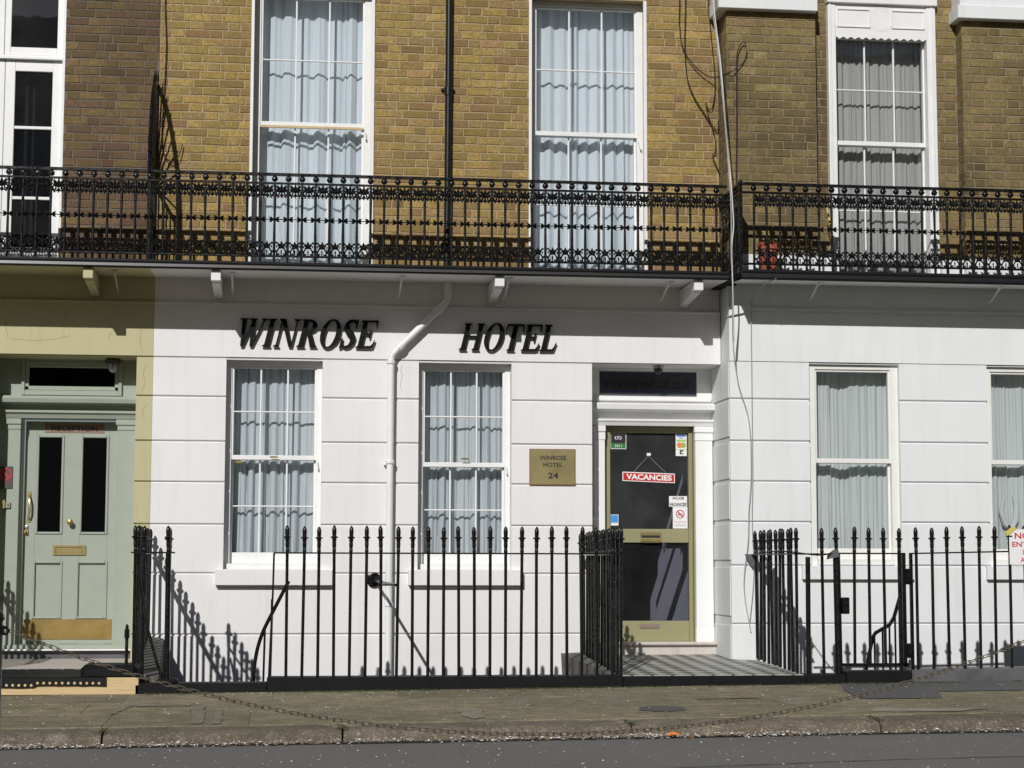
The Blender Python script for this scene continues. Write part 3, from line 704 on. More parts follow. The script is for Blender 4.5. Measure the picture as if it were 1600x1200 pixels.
flat('sheet', 3.540, 3.713, 1.543, 1.643, gy, M['print_white'], s); text('NO JOB', M['print_black'], 3.572, 3.682, 1.603, 1.636, gy-.003, s, .03, shear=.25)
text('VACANCIES', M['print_black'], 3.545, 3.708, 1.548, 1.581, gy-.003, s, .03, shear=.25)
s = thing('no_smoking_notice', 'white no smoking notice with red ring at the bottom right of the upper door glass', 'notice', (3.65, gy, 1.43))
flat('sheet', 3.575, 3.716, 1.338, 1.541, gy-.0003, M['print_white'], s)
def ring(cx, cz, r0, r1, y, mat, parent, slash=True, name='red_ring'):
    mb = MB(); n = 24
    for k in range(n):
        a, b = 2*pi*k/n, 2*pi*(k+1)/n
        mb.prism([(cx+r0*cos(a), cz+r0*sin(a)), (cx+r1*cos(a), cz+r1*sin(a)), (cx+r1*cos(b), cz+r1*sin(b)), (cx+r0*cos(b), cz+r0*sin(b))], y-.001, y)
    if slash:
        t = (r1-r0)*.5; mb.prism([(cx-r0*.7-t, cz+r0*.7-t), (cx-r0*.7+t, cz+r0*.7+t), (cx+r0*.7+t, cz-r0*.7+t), (cx+r0*.7-t, cz-r0*.7-t)], y-.0025, y-.0012)
    return mb.build(name, mat, parent)
ring(3.645, 1.474, .033, .041, gy-.003, M['print_red'], s)
mb = MB(); mb.box(3.622, 3.66, gy-.0045, gy-.0035, 1.462, 1.47); mb.box(3.664, 3.668, gy-.0045, gy-.0035, 1.465, 1.485); mb.build('cigarette', M['print_black'], s)
text('NO SMOKING', M['print_red'], 3.588, 3.704, 1.395, 1.408, gy-.003, s)
text('It is against the law to', M['print_black'], 3.60, 3.70, 1.374, 1.384, gy-.003, s); text('smoke in these premises', M['print_black'], 3.59, 3.705, 1.360, 1.370, gy-.003, s)
s = thing('window_sticker', 'small light blue card sticker at the lower left of the upper door glass', 'sticker', (3.02, gy, 1.41))
flat('sheet', 2.979, 3.055, 1.363, 1.466, gy, M['print_white'], s); flat('blue_field', 2.984, 3.05, 1.39, 1.461, gy-.0025, M['print_lblue'], s, .001)
# website board in the fanlight
s = thing('website_sign', 'dark fanlight board reading www.winrosehotel.co.uk inside a blue outline', 'sign', (3.33, yb+.03, 2.7))
M['navy'] = plain('navy_print', (.008, .012, .07, 1), .5); M['blue_line'] = plain('blue_line', (.03, .14, .75, 1), .5)
M['board_grey'] = plain('dark_grey_board', (.06, .06, .062, 1), .5); M['fan_board'] = plain('grey_fanlight_board', (.17, .17, .175, 1), .5)
flat('board', 2.866, 3.80, 2.58, 2.818, yb+.029, M['fan_board'], s)
text('www.winrosehotel.co.uk', M['navy'], 2.91, 3.745, 2.655, 2.755, yb+.0245, s, .02)
def rrect(x0, x1, z0, z1, r, n=6):
    P = []
    for cx, cz, a0 in ((x1-r, z1-r, 0), (x0+r, z1-r, 90), (x0+r, z0+r, 180), (x1-r, z0+r, 270)):
        for k in range(n+1): a = radians(a0+90*k/n); P.append((cx+r*cos(a), yb+.025, cz+r*sin(a)))
    return P+[P[0]]
MB().tube(rrect(2.895, 3.775, 2.625, 2.79, .035), .0045, 4).build('blue_outline', M['blue_line'], s)
s = thing('dome_camera', 'small dark dome camera under the lintel above the hotel entrance', 'camera', (3.39, .2, 2.84))
MB().lathe([(.05, 0), (.05, -.03), (.042, -.035)], (3.38, .12, 2.85), 16).build('base', M['steel'], s, smooth=True)
MB().lathe([(.042, 0), (.04, -.02), (.03, -.04), (.012, -.05), (.001, -.052)], (3.38, .12, 2.815), 16).build('dome', M['frost'], s, smooth=True)
# brass plaque
s = thing('brass_plaque', 'square brass plate engraved WINROSE HOTEL 24 on the white pier left of the entrance', 'plaque', (2.366, -.02, 1.88))
MB().box(2.153, 2.579, -.012, -.0005, 1.713, 2.05, .003).build('backing', M['reception'], s)
MB().box(2.162, 2.570, -.020, -.0125, 1.722, 2.041, .003).build('plate', M['plaque'], s)
text('WINROSE', M['print_black'], 2.247, 2.493, 1.948, 1.988, -.0215, s, .018); text('HOTEL', M['print_black'], 2.281, 2.456, 1.885, 1.923, -.0215, s, .018); text('24', M['print_black'], 2.325, 2.418, 1.778, 1.832, -.0215, s, .022)

# ------------------------------------------------------------------ raised serif lettering
def stem(x0, x1, s=.07, l=True, r=True, z0=0, z1=1):
    P = [[(x0, z0), (x1, z0), (x1, z1), (x0, z1)]]
    for z, d in ((z0, 1), (z1, -1)):
        a, b = x0-(s if l else 0), x1+(s if r else 0)
        P.append([(a, z), (b, z), (b, z+d*.035), (x1, z+d*.075), (x0, z+d*.075), (a, z+d*.035)])
    return P
def diag(xa, wa, xb, wb): return [[(xa, 1), (xa+wa, 1), (xb+wb, 0), (xb, 0)]]
def serif(a, b, z, d=-1): return [[(a, z), (b, z), (b, z+d*.035), ((a+b)/2+.05, z+d*.07), ((a+b)/2-.05, z+d*.07), (a, z+d*.035)]]
def bowl(cx, cz, rx, rz, tx, tz, a0=0, a1=360, n=26):
    P = []
    for k in range(n):
        a, b = radians(a0+(a1-a0)*k/n), radians(a0+(a1-a0)*(k+1)/n)
        o = lambda t: (cx+rx*cos(t), cz+rz*sin(t)); i = lambda t: (cx+(rx-tx)*cos(t), cz+(rz-tz)*sin(t))
        P.append([o(a), o(b), i(b), i(a)])
    return P
def ribbon(pts):   # (x, z, half width across)
    P = []; L = []
    for i, (x, z, h) in enumerate(pts):
        x0, z0, _ = pts[max(0, i-1)]; x1, z1, _ = pts[min(len(pts)-1, i+1)]
        dx, dz = x1-x0, z1-z0; l = math.hypot(dx, dz) or 1; L.append(((x-dz/l*h, z+dx/l*h), (x+dz/l*h, z-dx/l*h)))
    for a, b in zip(L, L[1:]): P.append([a[0], a[1], b[1], b[0]])
    return P
GL = {
 'W': (1.08, [[(.06, 1), (.25, 1), (.37, 0), (.25, 0)], [(.50, .93), (.56, .93), (.37, 0), (.31, 0)], [(.44, 1), (.63, 1), (.75, 0), (.63, 0)], [(.96, 1), (1.03, 1), (.75, 0), (.69, 0)]]+serif(-.02, .33, 1)+serif(.38, .70, 1)+serif(.86, 1.12, 1)),
 'I': (.44, stem(.11, .31)),
 'N': (.92, stem(.12, .18, .09)+stem(.74, .80, .09)[:1]+serif(.63, .92, 1)+[[(.10, 1), (.30, 1), (.80, 0), (.66, 0)]]),
 'R': (.86, stem(.11, .30)+bowl(.30, .755, .40, .245, .19, .06, -90, 90, 14)+[[(.28, 1), (.34, 1), (.34, .94), (.28, .94)], [(.28, .57), (.34, .57), (.34, .51), (.28, .51)], [(.33, .53), (.52, .54), (.80, .07), (.60, 0)]]+[[(.58, 0), (.88, 0), (.88, .035), (.76, .08), (.60, .08)]]),
 'O': (.86, bowl(.43, .5, .41, .53, .19, .055, 0, 360, 32)),
 'S': (.66, ribbon([(.54, .70, .02), (.55, .83, .035), (.50, .93, .05), (.38, .985, .045), (.23, .95, .07), (.15, .84, .095), (.17, .70, .11), (.28, .58, .115), (.42, .47, .12), (.52, .34, .11), (.51, .18, .09), (.42, .06, .06), (.28, .02, .04), (.15, .08, .05), (.09, .20, .035), (.10, .34, .015)])+[[(.50, 1.02), (.60, 1.02), (.59, .70), (.53, .70)], [(.04, -.02), (.13, 0), (.12, .33), (.05, .33)]]),
 'E': (.78, stem(.11, .30, .07, True, False)+[[(.28, 1), (.74, 1), (.74, .93), (.28, .93)], [(.66, .94), (.74, .94), (.745, .70), (.71, .70), (.68, .82)], [(.28, .55), (.52, .55), (.52, .48), (.28, .48)], [(.49, .67), (.54, .67), (.54, .36), (.49, .36), (.46, .5)], [(.28, .075), (.68, .075), (.68, 0), (.28, 0)], [(.62, .06), (.74, 0), (.78, .29), (.74, .29), (.70, .16)]]),
 'H': (.98, stem(.11, .30)+stem(.66, .85)+[[(.29, .545), (.67, .545), (.67, .475), (.29, .475)]]),
 'T': (.78, stem(.29, .49)[:2]+[[(.02, 1), (.76, 1), (.76, .93), (.02, .93)], [(.02, .95), (.10, .95), (.05, .80), (0, .68), (-.02, .68)], [(.68, .95), (.76, .95), (.80, .68), (.77, .68), (.73, .80)]]),
 'L': (.74, stem(.11, .30)+[[(.28, .075), (.62, .075), (.62, 0), (.28, 0)], [(.56, .06), (.66, 0), (.72, .32), (.68, .32), (.64, .17)]]),
}
def word(txt, x0, x1, z0, z1, label):
    tot = sum(GL[c][0]+.02 for c in txt); H = z1-z0; sh = .24*H
    t = thing('raised_lettering', label, 'lettering', ((x0+x1)/2, 0, z0), 'raised black hotel name letters')
    k = (x1-x0-sh)/tot; x = x0
    for ch in txt:
        wd, polys = GL[ch]; mb = MB()
        for i, P in enumerate(polys):
            e = .0006*(i % 7)
            mb.prism([(x+px_*k+pz_*sh, z0+pz_*H) for px_, pz_ in P], -.042+e, -.018)
        mb.build('letter', M['letter'], t); x += (wd+.02)*k
    return t
word('WINROSE', -.53, .785, 2.947, 3.20, 'the word WINROSE in black italic letters on the white frieze')
word('HOTEL', 1.49, 2.45, 2.945, 3.19, 'the word HOTEL in black italic letters on the white frieze')

# ------------------------------------------------------------------ left house (reception)
LX0 = -4.2; RD = (-2.665, -1.388, .10, 2.845)
left = thing('terraced_house', 'left terraced house with dark brick above an olive cream ground floor and sage green door', 'building', (-2.6, 0, 0))
UL = (-3.05, -2.083, 3.58, 6.6)
wall_mesh(LX0, H0-.0015, 3.564, 7.0, .007, .35, [UL]).build('upper_wall', M['mortar_d'], left)
def mfd(x, z, q): return M['brick_red'] if (z < 4.75 and q.random() < .6) or q.random() < .06 else M['brick_d']
brickwork(left, LX0, H0-.002, 3.566, 7.0, .001, [UL], mfd, 5, score=lambda a, b, z: (b-a)*3+(4 if a > -2.2 and z < 6.3 else 0))
wall_mesh(LX0, H0-.0015, -2.3, 2.85, .018, .38, [RD]).build('wall', M['cream'], left)
MB().box(LX0, H0-.0015, 0, .37, 2.8515, 3.33).build('frieze', M['cream'], left)
MB().box(LX0, H0-.0015, .03, .37, 3.331, 3.563).build('fascia', M['cream'], left)
MB().box(LX0, H0-.0015, -.015, .03, 3.317, 3.342, .006).build('cornice_moulding', M['cream'], left)
blocks(left, LX0, H0-.0015, [RD], 0, M['cream'], GR)
for pts in ([(-2.55, 3.18), (-2.53, 3.05), (-2.52, 2.99)], [(-2.5, 2.985), (-2.3, 2.97), (-2.1, 2.985), (-1.98, 3.02)], [(-1.35, 3.12), (-1.36, 3.0), (-1.35, 2.90)], [(-1.62, 3.06), (-1.64, 3.0)], [(-1.30, 2.78), (-1.33, 2.7), (-1.31, 2.6), (-1.34, 2.53)], [(-1.29, 2.41), (-1.33, 2.36), (-1.31, 2.28)]):
    MB().tube([(x, -.0003, z) for x, z in pts], .0014, 4).build('crack', M['brick_d'], left)
# french window upstairs
fw = MB(); fy = .05
fw.box(UL[0], UL[0]+.05, fy, fy+.1, UL[2], UL[3], .003); fw.box(UL[1]-.025, UL[1], fy-.04, fy+.1, UL[2], UL[3], .003)
fw.box(UL[0]+.05, UL[1]-.025, fy-.02, fy+.1, 5.535, 5.562, .004); fw.box(UL[0]+.05, UL[1]-.025, fy+.01, fy+.1, 5.562, 5.578)
fwo = fw.build('french_window', M['joinery'], left)
def leaf(x0, x1, z0, z1, y, bars, side, top, bot):
    mb = MB(); mb.box(x0, x0+side, y, y+.05, z0, z1, .004); mb.box(x1-side, x1, y, y+.05, z0, z1, .004)
    mb.box(x0+side, x1-side, y+.001, y+.05, z1-top, z1, .004); mb.box(x0+side, x1-side, y+.001, y+.05, z0, z0+bot, .004)
    ze = [z0+bot]+bars+[z1-top]
    for z in bars: mb.box(x0+side, x1-side, y+.006, y+.045, z-.014, z+.014, .004)
    mb.build('casement', M['joinery'], fwo)
    for a, b in zip(ze, ze[1:]): pane(fwo, x0+side-.003, x1-side+.003, a, b, y+.022, M['glass_dark'])
leaf(-2.618, UL[1]-.028, 3.6, 5.533, fy+.02, [4.915, 4.27], .088, .10, .22)
leaf(-3.02, -2.622, 3.6, 5.533, fy+.02, [4.915, 4.27], .088, .10, .22)
leaf(-2.632, UL[1]-.028, 5.580, 6.58, fy+.02, [], .055, .08, .075); leaf(-3.02, -2.636, 5.580, 6.58, fy+.02, [], .055, .08, .075)
mb = MB()
for z in (5.30, 4.60): mb.box(-2.112, -2.10, fy-.012, fy+.02, z-.04, z+.04, .003)
mb.build('hinge', M['steel'], fwo)
room(fwo, -3.3, -1.9, .2, 2.6, 3.4, 6.9, M['room'])
mb = MB(); mb.box(-2.50, -2.47, .5, .53, 3.6, 5.4); mb.box(-2.43, -2.41, .5, .53, 3.6, 5.4); mb.build('curtain_edge', M['curtain_b'], fwo)
# reception door recess
mb = MB(); yb = .37
mb.box(RD[0], -2.565, yb, yb+.1, .10, 2.83); mb.box(-1.40, RD[1], yb, yb+.1, .10, 2.83)
mb.box(-2.565, -2.44, yb+.001, yb+.1, 2.3, 2.83); mb.box(-1.545, -1.40, yb+.001, yb+.1, 2.3, 2.83); mb.box(-2.44, -1.545, yb+.002, yb+.1, 2.3, 2.52)
mb.box(RD[0], RD[1], yb-.01, yb+.1, 2.83, 2.8505)
mb.build('door_surround', M['green'], left)
mb = MB(); mb.box(-2.44, -2.41, yb-.03, yb+.03, 2.515, 2.83, .004); mb.box(-1.575, -1.545, yb-.03, yb+.03, 2.515, 2.83, .004); mb.box(-2.41, -1.575, yb-.028, yb+.03, 2.515, 2.56, .004)
mb.box(-2.41, -2.375, yb-.01, yb+.03, 2.56, 2.78, .004); mb.box(-1.61, -1.575, yb-.01, yb+.03, 2.56, 2.78, .004); mb.box(-2.41, -1.575, yb-.01, yb+.03, 2.56, 2.60, .006); mb.box(-2.41, -1.575, yb-.01, yb+.03, 2.77, 2.83, .006)
fo = mb.build('fanlight', M['green'], left); room(fo, -2.43, -1.55, yb+.101, 1.2, 2.5, 2.85, M['room']); pane(fo, -2.376, -1.609, 2.598, 2.772, yb+.01, M['glass_clear'])
MB().prismx([(yb, 2.425), (yb-.06, 2.43), (yb-.14, 2.44), (yb-.15, 2.475), (yb-.13, 2.50), (yb, 2.513)], -2.60, -1.392).build('door_cornice', M['green'], left, fix=True)
MB().prismx([(yb, 2.30), (yb-.07, 2.302), (yb-.085, 2.335), (yb-.11, 2.352), (yb-.11, 2.372), (yb, 2.375)], -2.56, -1.392).build('door_architrave', M['green'], left, fix=True)
for a, b in ((-2.545, -2.425), (-1.575, -1.392)):
    mb = MB(); mb.box(a+.006, b-.004, yb-.05, yb, .24, 2.20, .004); mb.box(a+.002, b-.002, yb-.056, yb, 2.20, 2.245, .004); mb.box(a-.012, b, yb-.068, yb, 2.246, 2.299, .005); mb.build('pilaster', M['green'], left)
MB().box(-2.60, -2.4235, yb+.002, yb+.16, .24, 2.30).build('jamb', M['green'], left); MB().box(-1.578, -1.41, yb+.002, yb+.16, .24, 2.30).build('jamb', M['green'], left)
rd = MB(); dz0 = .275; rdy = yb+.085
# door built of stiles, rails and raised mouldings
rd.box(-2.402, -1.58, rdy+.016, rdy+.055, dz0, 2.285)
for a in ((-2.402, -2.30), (-2.065, -1.90), (-1.655, -1.58)): rd.box(a[0], a[1], rdy, rdy+.015, dz0, 2.285, .003)
for z0, z1 in ((2.16, 2.285), (1.02, 1.26), (dz0, .50)):
    for a in ((-2.30, -2.065), (-1.90, -1.655)): rd.box(a[0], a[1], rdy+.0006, rdy+.015, z0, z1)
rdo = rd.build('reception_door', M['green'], left)
for x0, x1, z0, z1 in ((-2.30, -2.055, 1.26, 2.16), (-1.91, -1.655, 1.26, 2.16), (-2.31, -2.045, .50, 1.02), (-1.925, -1.645, .50, 1.02)):
    mb = MB(); t = .022
    for q_ in ((x0, x0+t, z0, z1), (x1-t, x1, z0, z1), (x0+t, x1-t, z0, z0+t), (x0+t, x1-t, z1-t, z1)): mb.box(q_[0], q_[1], rdy-.012, rdy+.012, q_[2], q_[3], .006)
    mb.build('moulding', M['green'], rdo)
flat('pane', -2.278, -2.077, 1.282, 2.138, rdy+.012, M['black'], rdo, .003); flat('pane', -1.888, -1.677, 1.282, 2.138, rdy+.012, M['black'], rdo, .003)
pane(rdo, -2.278, -2.077, 1.282, 2.138, rdy+.004, M['glass_clear']); pane(rdo, -1.888, -1.677, 1.282, 2.138, rdy+.004, M['glass_clear'])
MB().box(-2.375, -1.598, rdy-.006, rdy, .315, .495, .002).build('kick_plate', M['brass'], rdo)
mb = MB(); 
for q_ in ((-2.135, -1.842, 1.072, 1.092), (-2.135, -1.842, 1.142, 1.162), (-2.135, -2.108, 1.092, 1.142), (-1.869, -1.842, 1.092, 1.142)): mb.box(q_[0], q_[1], rdy-.014, rdy, q_[2], q_[3], .003)
mb.box(-2.108, -1.869, rdy-.006, rdy, 1.092, 1.142, .003); mb.build('letter_box', M['brass_pale'], rdo)
mb = MB(); mb.box(-2.372, -2.338, rdy-.008, rdy, 1.60, 1.645, .003); mb.box(-2.372, -2.338, rdy-.008, rdy, 1.365, 1.41, .003)
mb.tube([(-2.355, rdy-.008, 1.62), (-2.352, rdy-.04, 1.60), (-2.345, rdy-.055, 1.55), (-2.345, rdy-.055, 1.46), (-2.352, rdy-.04, 1.41), (-2.355, rdy-.008, 1.39)], [.008, .008, .010, .010, .008, .008], 8)
mb.build('pull_handle', M['brass_pale'], rdo, smooth=True)
MB().lathe([(.018, 0), (.012, -.012), (.011, -.03), (.022, -.04), (.028, -.052), (.024, -.066), (.008, -.073)], (-1.985, rdy, 1.37), 16, 'y').build('door_knob', M['brass'], rdo, smooth=True)
mb = MB(); mb.lathe([(.017, 0), (.017, -.012), (.01, -.014)], (-2.372, rdy, 1.325), 14, 'y'); mb.build('lock_cylinder', M['steel'], rdo)
mb = MB(); mb.box(-2.392, -2.355, rdy-.014, rdy, 1.255, 1.30, .003); mb.lathe([(.012, 0), (.012, -.03), (.004, -.034)], (-2.38, rdy-.014, 1.28), 10, 'y'); mb.build('latch', M['brass_pale'], rdo)
s = thing('reception_sign', 'dull copper plate reading RECEPTION across the top of the sage green door', 'sign', (-1.965, rdy, 2.22))
MB().box(-2.233, -1.703, rdy-.004, rdy-.0003, 2.182, 2.268, .001).build('plate', M['reception'], s); text('RECEPTION', M['print_black'], -2.173, -1.765, 2.196, 2.248, rdy-.0055, s, .004)
s = thing('no_smoking_plate', 'dark plate with a red no smoking ring on the left pilaster of the reception door', 'sign', (-2.52, yb-.05, 1.8))
MB().box(-2.615, -2.487, yb-.058, yb-.0505, 1.665, 1.865, .002).build('plate', M['board_grey'], s); ring(-2.55, 1.795, .043, .056, yb-.059, M['print_red'], s)
text('NO SMOKING', M['print_red'], -2.575, -2.505, 1.715, 1.73, yb-.0595, s)
MB().box(-2.575, -2.535, yb-.0605, yb-.0592, 1.79, 1.80).build('cigarette', M['print_black'], s)
s = thing('door_entry_bell', 'small brass and steel bell box on the pilaster left of the reception door', 'doorbell', (-2.53, yb-.05, 1.53))
MB().box(-2.575, -2.545, yb-.085, yb-.0505, 1.485, 1.565, .004).build('guard', M['brass_pale'], s); MB().box(-2.545, -2.50, yb-.07, yb-.0505, 1.49, 1.545, .003).build('box', M['steel'], s)
MB().lathe([(.01, 0), (.008, -.01)], (-2.522, yb-.07, 1.522), 10, 'y').build('button', M['brass'], s)
s = thing('porch_lamp', 'round grey security light at the top right of the reception fanlight', 'lamp', (-1.62, .3, 2.72))
MB().lathe([(.06, 0), (.075, -.02), (.07, -.045), (.045, -.05)], (-1.62, .24, 2.845), 18).build('base', M['board_grey'], s, smooth=True); MB().lathe([(.04, 0), (.045, -.03), (.035, -.06), (.015, -.075)], (-1.62, .24, 2.795), 16).build('lens', M['steel'], s, smooth=True)
MB().box(-2.66, -1.392, .30, .50, .238, .274, .004).build('threshold', M['green'], left)
MB().box(-2.66, -1.392, .262, .40, .222, .2375, .003).build('threshold_strip', M['joinery'], left)
MB().box(-2.78, -1.39, .32, .372, .10, .221, .003).build('door_step', M['plinth_grey'], left)

# ------------------------------------------------------------------ right house
R0, R1, RY = 3.952, 9.4, -.32
right = thing('terraced_house', 'right terraced house stepped forward with weathered brick over cool white stucco', 'building', (6.5, -.3, 0))
W3 = (4.695, 5.548, 1.0, 2.835); W4 = (6.385, 7.24, 1.0, 2.835); U3 = (5.0, 5.955, 3.58, 6.30)
wall_mesh(R0, R1, -2.3, 2.85, RY+.018, .37, [W3, W4]).build('wall', M['white2'], right)
MB().box(R0, R1, RY, .36, 2.8515, 3.33).build('frieze', M['white2'], right)
MB().box(R0, R1, RY+.03, .36, 3.331, 3.563).build('fascia', M['white2'], right)
MB().box(R0-.015, R1, RY-.018, RY+.03, 3.315, 3.345, .006).build('cornice_moulding', M['white2'], right)
mb = MB(); mb.prism([(3.945, 3.26), (3.945, 3.355), (4.15, 3.355), (4.15, 3.33), (4.10, 3.32), (4.08, 3.29)], RY-.03, RY+.1); mb.build('console_moulding', M['white2'], right)
blocks(right, R0, R1, [W3, W4], RY, M['white2'], [.0, .466, .99, 1.383, 1.75, 2.117, 2.50, 2.854])
blocks(right, R0, R1, [], RY, M['white2'], [-1.4, -.9, -.4, 0])
mb = MB()
for z in (.466, .99, 1.383, 1.75, 2.117, 2.50, 2.854):   # return face courses by the entrance
    mb.box(3.9435, 3.951, RY+.02, .36, z-.36+.02, z-.012, .004) if z > .99 else mb.box(3.9435, 3.951, RY+.02, .36, z-.45, z-.012, .004)
mb.build('return_blocks', M['white2'], right)
MB().box(4.60, 5.64, RY-.05, RY+.03, .868, .992, .004).build('window_ledge', M['white2'], right); MB().box(6.335, 7.30, RY-.05, RY+.03, .868, .992, .004).build('window_ledge', M['white2'], right)
sash_window(right, *W3, RY, 1.95, 1, 1, M['joinery_cream'], jamb=.07, rev=.05, botrail=.10)
sash_window(right, *W4, RY, 1.95, 1, 1, M['joinery_cream'], jamb=.05, rev=.05, botrail=.10)
curtain(W3[0]+.03, W3[1]-.05, 1.03, 2.8, RY+.25, 23, M['curtain_c'], 'grey green net curtain hanging in the ground floor window behind the iron gate', folds=17, amp=.03, gap=(.42, .14, .05), flare=.05)
curtain(W4[0]+.03, W4[1]-.05, 1.03, 2.8, RY+.25, 31, M['curtain_c'], 'rumpled grey net curtain in the window at the right edge above the notice', folds=15, amp=.034)
# bundled curtain fold caught behind the pane
MB().tube([(6.60, RY+.20, 1.62), (6.57, RY+.19, 1.5), (6.60, RY+.18, 1.38), (6.66, RY+.185, 1.33), (6.71, RY+.19, 1.42), (6.72, RY+.20, 1.55), (6.70, RY+.21, 1.66)], [.012, .022, .028, .03, .028, .022, .012], 8).build('curtain_swag', M['curtain_c'], bpy.data.objects['net_curtain.005'], smooth=True)
# upper storey: recessed wall, brick piers, painted band
YR = -.16
wall_mesh(4.80, 6.22, 3.564, 7.0, YR+.006, .35, [U3]).build('upper_wall', M['mortar_r'], right)
mb = MB(); mb.box(3.953, 4.80, RY+.006, .35, 3.60, 7.0); mb.build('pier_core', M['mortar_r'], right); MB().box(6.22, R1, RY+.006, .35, 3.60, 7.0).build('pier_core', M['mortar_r'], right); MB().box(3.9525, R1, RY+.007, .3, 3.5635, 3.5995).build('soffit_bed', M['white2'], right)
def mfr(x, z, q): return M['brick_r']
brickwork(right, 3.952, 4.80, 3.84, 6.14, RY, [], mfr, 31, limit=105)
brickwork(right, 6.22, R1, 3.84, 7.0, RY, [], mfr, 32, limit=85, score=lambda a, b, z: (b-a)-(9 if a > 6.95 or z > 6.1 else 0))
brickwork(right, 4.80, 4.955, 3.84, 6.95, YR, [], mfr, 33, limit=45)
brickwork(right, 6.003, 6.22, 3.84, 6.95, YR, [], mfr, 34, limit=45)
mb = MB(); q = random.Random(4)
for r in range(int((6.14-3.84)/CH)):        # bricks on the faces turned towards the hotel
    z = 3.84+r*CH; segs = [(-.317, -.212, R0), (-.203, -.003, R0)] if r % 2 else [(-.317, -.10, R0), (-.09, -.003, R0)]
    segs += [(-.317, -.213, 6.22), (-.204, -.165, 6.22)] if r % 2 else [(-.317, -.165, 6.22)]
    for a, b, X in segs: mb.add([(X-.001+vy, b-vx, vz+z) for vx, vy, vz in brick_vs(b-a, CH-.0108, q)], BF)
tag(mb.build('brickwork', M['brick_r'], right), kind='stuff')
MB().box(3.955, 4.80, RY-.012, .3, 3.564, 3.838, .003).build('painted_band', M['white2'], right); MB().box(6.215, R1, RY-.012, .3, 3.564, 3.838, .003).build('painted_band', M['white2'], right)
MB().box(4.801, 4.95, YR-.1, .3, 3.564, 3.835, .003).build('painted_band', M['white2'], right); MB().box(6.01, 6.214, YR-.1, .3, 3.564, 3.835, .003).build('painted_band', M['white2'], right)
for a, b in ((3.86, 4.80), (6.155, R1)):
    zb = 6.125 if a < 5 else 6.115; mb = MB(); mb.box(a, b, RY-.09, .0, zb, zb+.125, .004); mb.box(a+.03, b, RY-.06, .0, zb+.126, zb+.9, .004); mb.build('pier_cap', M['white2'], right)
# projecting painted surround of the upstairs window
mb = MB(); ys = YR-.05
mb.box(4.955, 5.03, ys, YR+.12, 3.58, 6.27, .004); mb.box(5.915, 6.003, ys, YR+.12, 3.58, 6.27, .004)
mb.box(4.966, 4.985, ys-.012, ys, 3.58, 6.26, .003); mb.box(5.955, 5.975, ys-.012, ys, 3.58, 6.26, .003)
sro = mb.build('window_surround', M['joinery'], right)
mb = MB(); mb.box(4.945, 6.015, ys-.03, YR+.12, 6.271, 6.34, .005); mb.build('surround_cap', M['joinery'], right)
mb = MB(); zz0 = 5.955
pts = [(5.031, 6.27), (5.031, zz0+.0)]
n = 12
for k in range(n):
    xa = 5.031+(5.914-5.031)*k/n; xb = 5.031+(5.914-5.031)*(k+1)/n; pts += [(xa+.004, zz0), ((xa+xb)/2, zz0-.022)]
pts += [(5.914, zz0), (5.914, 6.27)]
mb.prism(pts, ys+.01, ys+.03); mb.build('scalloped_pelmet', M['joinery'], right)
mb = MB()
def frame_strip(x0, x1, z0, z1, t=.012):
    for q_ in ((x0, x1, z0, z0+t), (x0, x1, z1-t, z1), (x0, x0+t, z0+t, z1-t), (x1-t, x1, z0+t, z1-t)): mb.box(q_[0], q_[1], ys-.002, ys+.0099, q_[2], q_[3], .003)
frame_strip(5.045, 5.37, 6.045, 6.225); frame_strip(5.575, 5.90, 6.045, 6.225); mb.build('panel_moulding', M['joinery'], right)
ring(5.472, 6.135, .082, .098, ys+.0095, M['joinery'], right, False, 'roundel'); ring(5.472, 6.135, .108, .12, ys+.009, M['joinery'], right, False, 'roundel')
sash_window(right, 5.0, 5.955, 3.58, 6.02, YR-.03, 4.955, 3, 2, M['joinery'], jamb=.035, rev=.06)
curtain(5.03, 5.93, 3.6, 6.02, YR+.24, 44, M['curtain_g'], 'grey net curtain in the tall upstairs window with the scalloped pelmet', folds=20, amp=.028)

# ------------------------------------------------------------------ balconies
def lf(mb, cx, cz, ang, L, W, y=0.0, th=.008):
    a = radians(ang); dx, dz = cos(a), sin(a); nx, nz = -dz, dx
    def P(u, v, yy): return (cx+dx*u+nx*v, yy, cz+dz*u+nz*v)
    vs = [P(0, -.15*W, y), P(.55*L, -.5*W, y), P(L, -.12*W, y), P(L, .12*W, y), P(.55*L, .5*W, y), P(0, .15*W, y), P(.1*L, 0, y-th), P(.6*L, 0, y-th*1.3), P(.95*L, 0, y-th), P(.5*L, 0, y+th)]
    mb.add(vs, [(0, 1, 7, 6), (1, 2, 8, 7), (3, 4, 7, 8), (4, 5, 6, 7), (2, 3, 8), (5, 0, 6), (1, 0, 9), (2, 1, 9), (3, 2, 9), (4, 3, 9), (5, 4, 9), (0, 5, 9)])
def spiral(mb, cx, cz, r, a0, turns, rad, sgn=1, end=.25):
    pts = []; n = 12
    for k in range(n+1):
        t = k/n; a = radians(a0)+sgn*turns*2*pi*t; q_ = r*(1-(1-end)*t); pts.append((cx+q_*cos(a), 0, cz+q_*sin(a)))
    mb.tube(pts, rad, 5)
SP = .1195; HS = SP/2
mb = MB(); mb.tube([(0, 0, 0), (0, 0, .02), (0, 0, .2), (0, 0, .38), (0, 0, .55), (0, 0, .70)], [.009, .011, .0125, .010, .0125, .009], 10); ME_bal = mb.mesh('baluster', M['iron'], True)
mb = MB(); mb.lathe([(.006, .018), (.021, .013), (.027, .004), (.027, -.006), (.020, -.015), (.008, -.02)], (0, 0, 0), 10, 'y')
